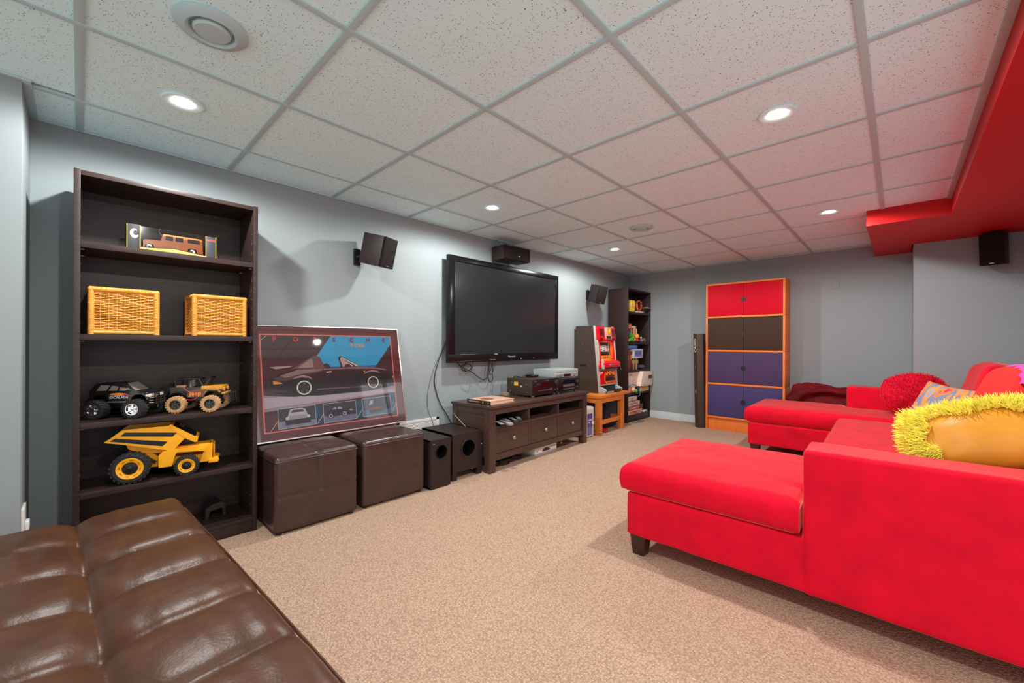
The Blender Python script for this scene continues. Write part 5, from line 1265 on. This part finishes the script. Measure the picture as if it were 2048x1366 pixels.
for k, (lb, y, c, tl_) in enumerate((('yellow book at the left end of the far bookcase top shelf', 5.015, (226, 206, 60), .04), ('bright yellow book second from left on far bookcase top shelf', 5.078, (236, 206, 24), .07), ('golden yellow book leaning third from left on far bookcase top shelf', 5.148, (244, 200, 44), .13))):
    book(lb, -.09, y + .004, S1 + .05 * math.sin(tl_) + .0006, .12, .05, .155, c, tl_, mark=(250, 236, 150))
book('pink magazine at the bottom of the pile on far bookcase top shelf', -.06, 5.235, S1, .20, .19, .012, (228, 130, 140), lie=True, group='magazines on the far bookcase top shelf', cat='magazine', name='magazine')
book('pale pink magazine upper in the pile on far bookcase top shelf', -.07, 5.24, S1 + .0125, .19, .175, .010, (236, 170, 170), lie=True, group='magazines on the far bookcase top shelf', cat='magazine', name='magazine')
carton('dark box under the grey board on far bookcase top shelf', -.08, 5.44, S1 + .0235 * 0 + .0005, .16, .125, .07, (30, 24, 24), group='boxes in the far bookcase', name='storage_box')
t = thing('clip_board', 'grey flat board jutting out at right of far bookcase top shelf', 'board', (-.03, 5.43, S1 + .0715), .0); B('board', paint(168, 150, 144), t, -.2, 0, 0, .14, 0, .012, .001); B('clip', silver, t, -.02, -.004, .04, .10, .012, .018, .001)
t = thing('flower_wreath', 'orange and rust wreath standing right of the yellow books on magazines', 'wreath', (-.105, 5.338, S1 + .0188)); t.scale = (.85, .85, .85); random.seed(8)
b = MB(); b.tube([(0, .085 * math.cos(2 * PI * i / 20), .10 + .075 * math.sin(2 * PI * i / 20)) for i in range(20)], .014, 8, closed=True); b.build('ring', paint(120, 74, 40), t)
for k in range(16):
    a = 2 * PI * k / 16; b = MB(); b.sphere((.012 + random.uniform(-.004, .01), .085 * math.cos(a), .10 + .075 * math.sin(a)), random.uniform(.013, .021), 8, 6); b.build('flower', paint(*random.choice([(222, 90, 40), (200, 60, 30), (190, 130, 70), (150, 60, 40), (226, 130, 60)])), t)
# second shelf
for lb, y, w_, h_, c, mk in (('dark navy book at the left end of far bookcase second shelf', 5.005, .05, .17, (34, 38, 84), (120, 120, 170)), ('blue book beside the navy one on far bookcase second shelf', 5.058, .07, .175, (60, 70, 128), (170, 170, 200)), ('red narrow book right of blue on far bookcase second shelf', 5.132, .028, .20, (150, 40, 40), None),
                       ('grey book in the middle of far bookcase second shelf', 5.168, .045, .22, (158, 146, 150), (210, 200, 200)), ('dark red book right of grey on far bookcase second shelf', 5.216, .03, .20, (120, 24, 30), None), ('cream and orange book on far bookcase second shelf', 5.25, .07, .225, (226, 176, 140), (240, 150, 50)), ('slim white book at the right of far bookcase second shelf', 5.335, .018, .19, (196, 196, 190), None)):
    book(lb, -.13, y, S2, .13, w_, h_, c, mark=mk)
carton('red and orange box lying on top of the blue books', -.10, 4.98, S2 + .1755, .15, .15, .075, (196, 60, 56), face=(236, 140, 70), lid=(206, 84, 84), group='boxes in the far bookcase', name='storage_box')
t = thing('plush_toy', 'green plush toy heap at left of far bookcase second shelf', 'toy', (-.075, 5.06, S2)); random.seed(4)
for q, (y, z, r) in enumerate(((.0, .045, .042), (.05, .06, .034), (-.03, .085, .03), (.075, .035, .03), (.03, .095, .028))):
    b = MB(); b.sphere((random.uniform(-.01, .01), y, z), r, 14, 10); b.build('plush_limb', paint(*((70, 150, 40), (90, 170, 60), (50, 110, 40), (120, 180, 80), (80, 150, 40))[q], .9), t)
for lb, y, r, c in (('small orange ball at the front left of far bookcase second shelf', 4.985, .024, (240, 150, 20)), ('orange ball on red toy in middle of far bookcase second shelf', 5.235, .034, (240, 150, 30))):
    b = MB(); b.sphere((0, 0, r), r, 18, 12); tag(b.build('ball', paint(*c, .4), None, 1.2), lb, 'ball', 'balls in the far bookcase').location = (-.075, y, S2 + (0.0005 if r < .03 else .0505))
t = thing('toy_car', 'red and white toy racing car on far bookcase second shelf', 'toy', (-.085, 5.245, S2))
b = MB(); b.prism([(-.07, .012), (.07, .012), (.07, .03), (.02, .05), (-.03, .05), (-.07, .034)], lambda p, q, r_: (r_, p, q), -.03, .02, .003); b.build('toy_body', paint(214, 40, 44, .3), t); B('spoiler', paint(226, 210, 206), t, -.03, .022, -.075, -.06, .034, .048, .002)
for y in (-.045, .045): b = MB(); b.cyl((.012, y, .014), (.026, y, .014), .014, n=14); b.build('wheel', plastic_black, t)
t = thing('toy_figure', 'grey and white articulated toy at the right of far bookcase second shelf', 'toy', (-.085, 5.40, S2)); 
b = MB(); b.sphere((0, 0, .03), .02, 12, 8, (1, 1.6, 1)); b.build('torso', paint(170, 150, 150), t)
b = MB(); b.sphere((.0, -.02, .064), .015, 12, 8); b.build('head', paint(214, 206, 206), t)
for y, y2 in ((-.02, -.05), (.0, -.01), (.03, .06), (.04, .085)): b = MB(); b.tube([(0, y, .03), (.01, (y + y2) / 2, .036), (.012, y2, .006)], .006, 8); b.build('limb', paint(120, 90, 88), t)
b = MB(); b.tube([(0, .035, .035), (.0, .08, .055), (0, .12, .04), (0, .135, .01)], [.008, .006, .004, .002], 8); b.build('tail', paint(150, 134, 130), t)
# third shelf
for lb, y, w_, h_, c, mk in (('bright red book at the left end of far bookcase third shelf', 4.955, .052, .255, (224, 44, 34), (240, 110, 60)), ('orange-red book second on far bookcase third shelf', 5.012, .05, .26, (226, 76, 44), (250, 160, 90)), ('rust red book third on far bookcase third shelf', 5.068, .045, .25, (150, 40, 40), (226, 150, 130)), ('dark brown book fourth on far bookcase third shelf', 5.118, .035, .25, (66, 36, 34), (220, 180, 110))):
    book(lb, -.10, y, S3, .15, w_, h_, c, mark=mk)
for k, (y, c) in enumerate(((5.160, (74, 46, 30)), (5.206, (196, 150, 60)), (5.240, (60, 40, 34)), (5.284, (206, 172, 110)), (5.326, (78, 52, 40)))):
    book('%s book under the white game box, far bookcase third shelf' % ('dark brown leftmost', 'gold leftmost', 'black-brown middle', 'cream rightmost', 'chestnut rightmost')[k], -.11, y, S3, .13, .032, .155, c, mark=(230, 196, 120))
carton('white and blue game box above the small gold books', -.085, 5.165, S3 + .1555, .15, .265, .125, (206, 200, 206), face=(120, 130, 190), lid=(226, 218, 212), text='YAHTZEE', tc=(70, 60, 110), ts=.36)
carton('blue game box on top of the third shelf books', -.09, 4.96, S3 + .282, .15, .33, .055, (44, 92, 170), face=(90, 140, 205), lid=(60, 110, 180))
t = thing('grey_cap', 'crumpled dark grey cap at right of far bookcase third shelf', 'cap', (-.10, 5.43, S3)); b = MB(); b.sphere((0, 0, .031), .05, 16, 10, (1, 1, .6)); b.build('crown', paint(70, 66, 70, .9), t, 1.2); B('brim', paint(60, 56, 60, .9), t, .02, .09, -.04, .04, .001, .006, .002)
# fourth shelf
t = thing('white_console', 'large white angular box with dark vent sticking out of far bookcase', 'box', (-.045, 4.98, S4 + .072), 0.0)
b = MB(); b.prism([(0, .0), (.56, .0), (.60, .06), (.59, .225), (.0, .225)], lambda p, q, r_: (r_, p, q), -.20, -.02, .004); b.build('shell', paint(216, 186, 174), t)
b = MB(); b.prism([(.22, .012), (.575, .004), (.60, .06), (.59, .2), (.30, .21)], lambda p, q, r_: (r_, p, q), -.02, .045, .006); b.build('front_cover', paint(228, 204, 192), t)
B('vent', paint(90, 66, 64), t, .045, .047, .46, .57, .10, .15, 0); B('label', paint(196, 70, 66), t, -.0195, -.018, .03, .10, .16, .175, 0)
b = MB(); b.lathe([(.007, 0), (.005, .003), (.001, .003)], (.045, .33, .03), (1, 0, 0), 12); b.build('screw', steel_dark, t)
carton('small white box with orange label below the white console', -.055, 5.30, S4, .15, .27, .07, (222, 196, 186), face=(228, 166, 60), lid=(226, 204, 200), group='boxes in the far bookcase', name='storage_box')
carton('small dark box left of the orange-label box', -.06, 5.20, S4, .12, .09, .06, (46, 30, 34), group='boxes in the far bookcase', name='storage_box')
carton('small pinkish box at the left of the fourth shelf, far bookcase', -.07, 4.96, S4, .14, .22, .068, (226, 160, 140), group='boxes in the far bookcase', name='storage_box')
cable('teal cable drooping over front of far bookcase fourth shelf', [(-.05, 4.96, S4 + .10), (-.02, 5.03, S4 + .12), (0.0, 5.10, S4 + .09), (.01, 5.15, S4 + .02), (.012, 5.155, S4 - .03), (.0, 5.12, S4 - .045)], .005, paint(40, 120, 150))
t = thing('toy_controller', 'bright green toy part hanging in front of far bookcase shelf', 'toy', (-.018, 5.115, S4 + .001)); b = MB(); b.sphere((0, 0, .026), .026, 12, 8, (.7, .8, 1)); b.build('grip', paint(70, 190, 60, .4), t); b = MB(); b.sphere((-.02, -.04, .045), .04, 12, 8, (.6, 1, .9)); b.build('shell', paint(236, 180, 150, .5), t)
# bottom shelf
zz = S5
for k, (lb, w_, h_, c, f_, l_, tx) in enumerate((('white and red game box at the bottom of the stack, far bookcase', .42, .055, (226, 196, 178), (214, 120, 100), None, 'TROUBLE'), ('dark brown game box second from bottom, far bookcase', .40, .055, (74, 50, 48), (206, 110, 100), None, 'SORRY'), ('cream game box third from bottom, far bookcase', .37, .058, (230, 204, 184), (210, 170, 150), None, 'GAME OF LIFE'), ('pale purple-edged game box on top of the stack, far bookcase', .30, .07, (110, 96, 140), (236, 206, 190), (226, 200, 190), 'CLUE'))):
    carton(lb, -.065 - .004 * k, 4.956, zz, .19, w_, h_, c, face=f_, lid=l_, text=tx, tc=(120, 50, 50) if k != 1 else (240, 200, 190)); zz += h_ + .0005
t = thing('game_console', 'grey console box behind white plug at right of far bookcase bottom shelf', 'box', (-.12, 5.40, S5)); B('shell', paint(96, 88, 86), t, -.12, 0, 0, .12, 0, .09, .004); B('lid', paint(110, 100, 98), t, -.12, .002, -.002, .122, .075, .10, .003)
t = thing('plug', 'white plug and socket on far bookcase bottom shelf', 'plug', (-.06, 5.46, S5)); B('body', paint(226, 214, 200), t, -.03, .01, -.05, .05, 0, .02, .003); B('pin', plastic_black, t, .01, .02, -.02, .02, .006, .014, .002)

# ================================================================== KEYBOARD CARTON beside the cabinet
t = thing('keyboard_carton', 'tall narrow dark brown keyboard carton standing left of the orange cabinet', 'box', (0.668, 5.325, 0), rot=(0, 0, 0.0))
cbn = paint(62, 46, 38, .6)
b = MB(); b.prism([(0, 0), (.056, -.040), (.115, 0.0), (.115, .09), (0, .09)], lambda p, q, r_: (p - .025 * r_ / 1.165, q, r_), 0.0, 1.165, .002); b.build('carton', cbn, t)
def kp(s, z, off=.0012):  # point on the left front facet
    return Vector((.056 * s - .025 * z / 1.165 - off * .58, -.040 * s - off * .81, z))
rv = Vector((.056, -.040, 0)).normalized()
lettering(t, 'CASIO', .056, kp(.5, 1.02), Vector((-.0215, 0, 1)), -rv, paint(226, 204, 188), squeeze=1.05, bold=.0014)
b = MB(); b.poly([kp(.2, .72), kp(.8, .72), kp(.8, .80), kp(.2, .80)]); b.build('picture_panel', paint(40, 28, 24), t)
b = MB(); b.poly([kp(.3, .73, .0016), kp(.5, .73, .0016), kp(.6, .79, .0016), kp(.4, .79, .0016)]); b.build('picture_panel', paint(104, 84, 72), t)
b = MB()
for k in range(6): b.poly([kp(.92, .46 + k * .022), kp(.98, .46 + k * .022), kp(.98, .472 + k * .022), kp(.92, .472 + k * .022)])
b.poly([kp(.25, .42), kp(.7, .42), kp(.7, .47), kp(.25, .47)]); b.build('print_marks', paint(120, 98, 84), t)
B('end_flap', cbn, t, -.024, .087, .002, .088, 1.163, 1.167, .001)

# ================================================================== POUF, PILLOWS, THROW
def at_sofa(u, v, z): return Vector((1.553, 1.86, 0)) + Matrix.Rotation(.019, 3, 'Z') @ Vector((u, v, z))
t = thing('velvet_pouf', 'crumpled maroon velvet pouf between the far chaise and orange cabinet', 'pouf', (1.955, 5.335, 0))
def fn(p, u, n):
    side = 1 - 0.12 * u[2] * (u[2] > 0)
    p = Vector((p.x * side, p.y * side, p.z))
    fold = 0.030 * noise.noise(Vector((p.x * 3.2, p.y * 7, p.z * 4))) + 0.016 * math.sin(p.z * 34 + 4 * noise.noise(p * 4)) * (1 - abs(n[2])) + 0.012 * noise.noise(p * 17)
    if n[2] > 0.4: fold += 0.02 * noise.noise(Vector((p.x * 5, p.y * 14, 2))) + .03 * u[1] * 0 - .035 * max(0, u[0])
    return p + n * fold
b = MB(); b.soft(-.29, .29, -.17, .20, 0.02, .615, .05, 44, fn); b.build('cover', velvet_maroon, t, 1.4)
b = MB(); b.lathe([(.18, 0.0), (.18, .03)], (0, 0, 0), (0, 0, 1), 24); b.build('base', plastic_black, t)

def pillow_mesh(w, h, th, n=30, seed=0.0, pinch=0.10, wr=0.006, rnd=0.0):
    """throw pillow in its own plane: x width, y height, z thickness"""
    b = MB(); V = {}
    for s in (1, -1):
        for i in range(n + 1):
            for j in range(n + 1):
                u = -1 + 2 * i / n; v = -1 + 2 * j / n
                if s == -1 and (i in (0, n) or j in (0, n)): V[s, i, j] = V[1, i, j]; continue
                q = (1 - abs(u) ** 2.4) * (1 - abs(v) ** 2.4)
                z = s * th / 2 * max(0, q) ** 0.55
                sx = 1 - pinch * (1 - v * v) * 0.0 - pinch * (1 - abs(v) ** 2) * (abs(u) ** 3); sy = 1 - pinch * (1 - abs(u) ** 2) * (abs(v) ** 3)
                if rnd: k = (1 - rnd) + rnd * max(abs(u), abs(v)) / max(1e-6, math.hypot(u, v)); sx *= k; sy *= k
                p = Vector((u * w / 2 * sx, v * h / 2 * sy, z))
                p += Vector((0, 0, s)) * wr * noise.noise(p * 9 + Vector((seed, s * 3, 0))) * min(1, q * 4)
                V[s, i, j] = b.bm.verts.new(p)
    for s in (1, -1):
        for i in range(n):
            for j in range(n): b._f((V[s, i, j], V[s, i + 1, j], V[s, i + 1, j + 1], V[s, i, j + 1]))
    return b
def strands(b, pts, L, r, spread, seed, seg=3, droop=0.0):
    """tapering blades of pile: pts = [(position, normal)]"""
    rnd = random.Random(seed)
    for p, n in pts:
        d = (n + Vector((rnd.uniform(-1, 1), rnd.uniform(-1, 1), rnd.uniform(-1, 1))) * spread).normalized(); l = L * rnd.uniform(.6, 1.1)
        sd = d.orthogonal().normalized(); sd = Matrix.Rotation(rnd.uniform(0, PI), 3, d) @ sd
        prev = None; q = p.copy()
        for k in range(seg + 1):
            f = k / seg; ww = r * (1 - f * .75); a = b.bm.verts.new(q - sd * ww); c = b.bm.verts.new(q + sd * ww)
            if prev: b._f((prev[0], prev[1], c, a))
            prev = (a, c); d = (d + Vector((0, 0, -droop))).normalized(); q = q + d * (l / seg)
def frame_rot(x, y):
    x = Vector(x).normalized(); z = x.cross(Vector(y)).normalized(); y = z.cross(x)
    return Matrix((x, y, z)).transposed()

# fluffy red pillow on the far seat, against the far arm
R0 = frame_rot((0.93, 0.30, 0.10), (-0.18, 0.33, 0.92))
t = thing('throw_pillow', 'fluffy crimson pillow at the far end of the sofa', 'pillow', (2.625, 4.62, .625), rot=R0.to_euler(), group='pillows on the red sofa')
b = pillow_mesh(.44, .38, .20, 30, 1.0, .0, rnd=.85); bm = b.bm; bm.normal_update()
fp = [(f.calc_center_median(), f.normal.copy()) for f in bm.faces]
b.build('cover', fluff_red, t, 1.4)
b = MB(); rnd = random.Random(2); pts = []
for c, n in fp:
    for k in range(4): pts.append((c + Vector((rnd.uniform(-.007, .007), rnd.uniform(-.006, .006), 0)), n))
strands(b, pts, .013, .0022, .6, 5, 2); b.build('plush_pile', fluff_red, t, 1.4, kind='stuff')
# brush-print pillow
R1 = frame_rot((0.62, -0.62, -.1), (0.30, .28, .80))
t = thing('throw_pillow', 'pillow printed with orange, grey and red brush strokes', 'pillow', (2.735, 3.98, .60), rot=R1.to_euler(), group='pillows on the red sofa')
pillow_mesh(.36, .36, .13, 26, 4.0, .07).build('cover', mat_weave(), t, 1.4)
# yellow pillow: shaggy front turned away, satin back towards the room
R2 = frame_rot((0.955, 0.03, 0.25), (-0.22, 0.60, 0.77))
t = thing('throw_pillow', 'yellow shag pillow with gold satin back on the near sofa arm', 'pillow', (2.765, 2.225, .700), rot=R2.to_euler(), group='pillows on the red sofa')
YW, YH = .43, .25
pillow_mesh(YW, YH, .17, 32, 9.0, .05, .010, rnd=.35).build('satin_back', satin_gold, t, 1.4)
b = MB(); rnd = random.Random(7); pts = []
def rim_pt(u, v):
    k = .65 + .35 * max(abs(u), abs(v)) / max(1e-6, math.hypot(u, v)); q = max(0, (1 - abs(u) ** 2.4) * (1 - abs(v) ** 2.4))
    return Vector((u * YW / 2 * k, v * YH / 2 * k, -.085 * q ** .55))
for k in range(11000):
    if k % 11 < 3:
        while True:
            u, v = rnd.uniform(-1, 1), rnd.uniform(-1, 1)
            if v > .52 + .1 * math.sin(u * 9) or u < -.70 + .06 * math.sin(v * 8): break
        p = rim_pt(u, v); p.z = -p.z; n = Vector((u * .5 - .1, v * .4, .75))
    elif k % 11 < 7:
        f = rnd.uniform(0, 4); s_ = int(f); q = -1 + 2 * (f - s_); u, v = ((q, 1), (-1, q), (1, q), (q, -1))[s_] if s_ < 4 else (q, 1)
        if v == -1 and u > -.55: continue
        p = rim_pt(u * .98, v * .98) + Vector((rnd.uniform(-.01, .006), rnd.uniform(-.012, .006), rnd.uniform(-.012, .022))); n = Vector((u ** 3, v ** 3 + .2, rnd.uniform(-.4, .75)))
    else:
        u, v = rnd.uniform(-1, 1), rnd.uniform(-1, 1); p = rim_pt(u, v); n = Vector((u * .5, v * .5 + .25, -1))
    pts.append((p, n.normalized()))
strands(b, pts, .042, .0026, .45, 11, 3, .16); b.build('shag_pile', shag_yellow, t, 1.4, kind='stuff', label='shaggy bright yellow pile')
# magenta throw over the backrest
t = thing('throw_blanket', 'magenta cloth draped over the top of the sofa back', 'blanket', at_sofa(1.36, 1.0, 0.0), .019)
b = MB(); V = {}; nu, nv = 30, 26
prof = spline([(.065, 0, .835), (.085, 0, .875), (.12, 0, .905), (.18, 0, .90), (.24, 0, .85), (.27, 0, .74)], 6)
for i, q in enumerate(prof):
    for j in range(nv + 1):
        y = -.50 + 1.36 * j / nv; s = i / (len(prof) - 1)
        V[i, j] = b.bm.verts.new((q[0] + .008 * noise.noise(Vector((s * 3, y * 18, 0))), y + .012 * noise.noise(Vector((s * 2, 5, 1))), q[2] + .007 * math.sin(y * 42 + 3 * s) + .012))
for i in range(len(prof) - 1):
    for j in range(nv): b._f((V[i, j], V[i + 1, j], V[i + 1, j + 1], V[i, j + 1]))
o = b.build('cloth', cloth_pink, t, 1.4); md = o.modifiers.new('solid', 'SOLIDIFY'); md.thickness = .004
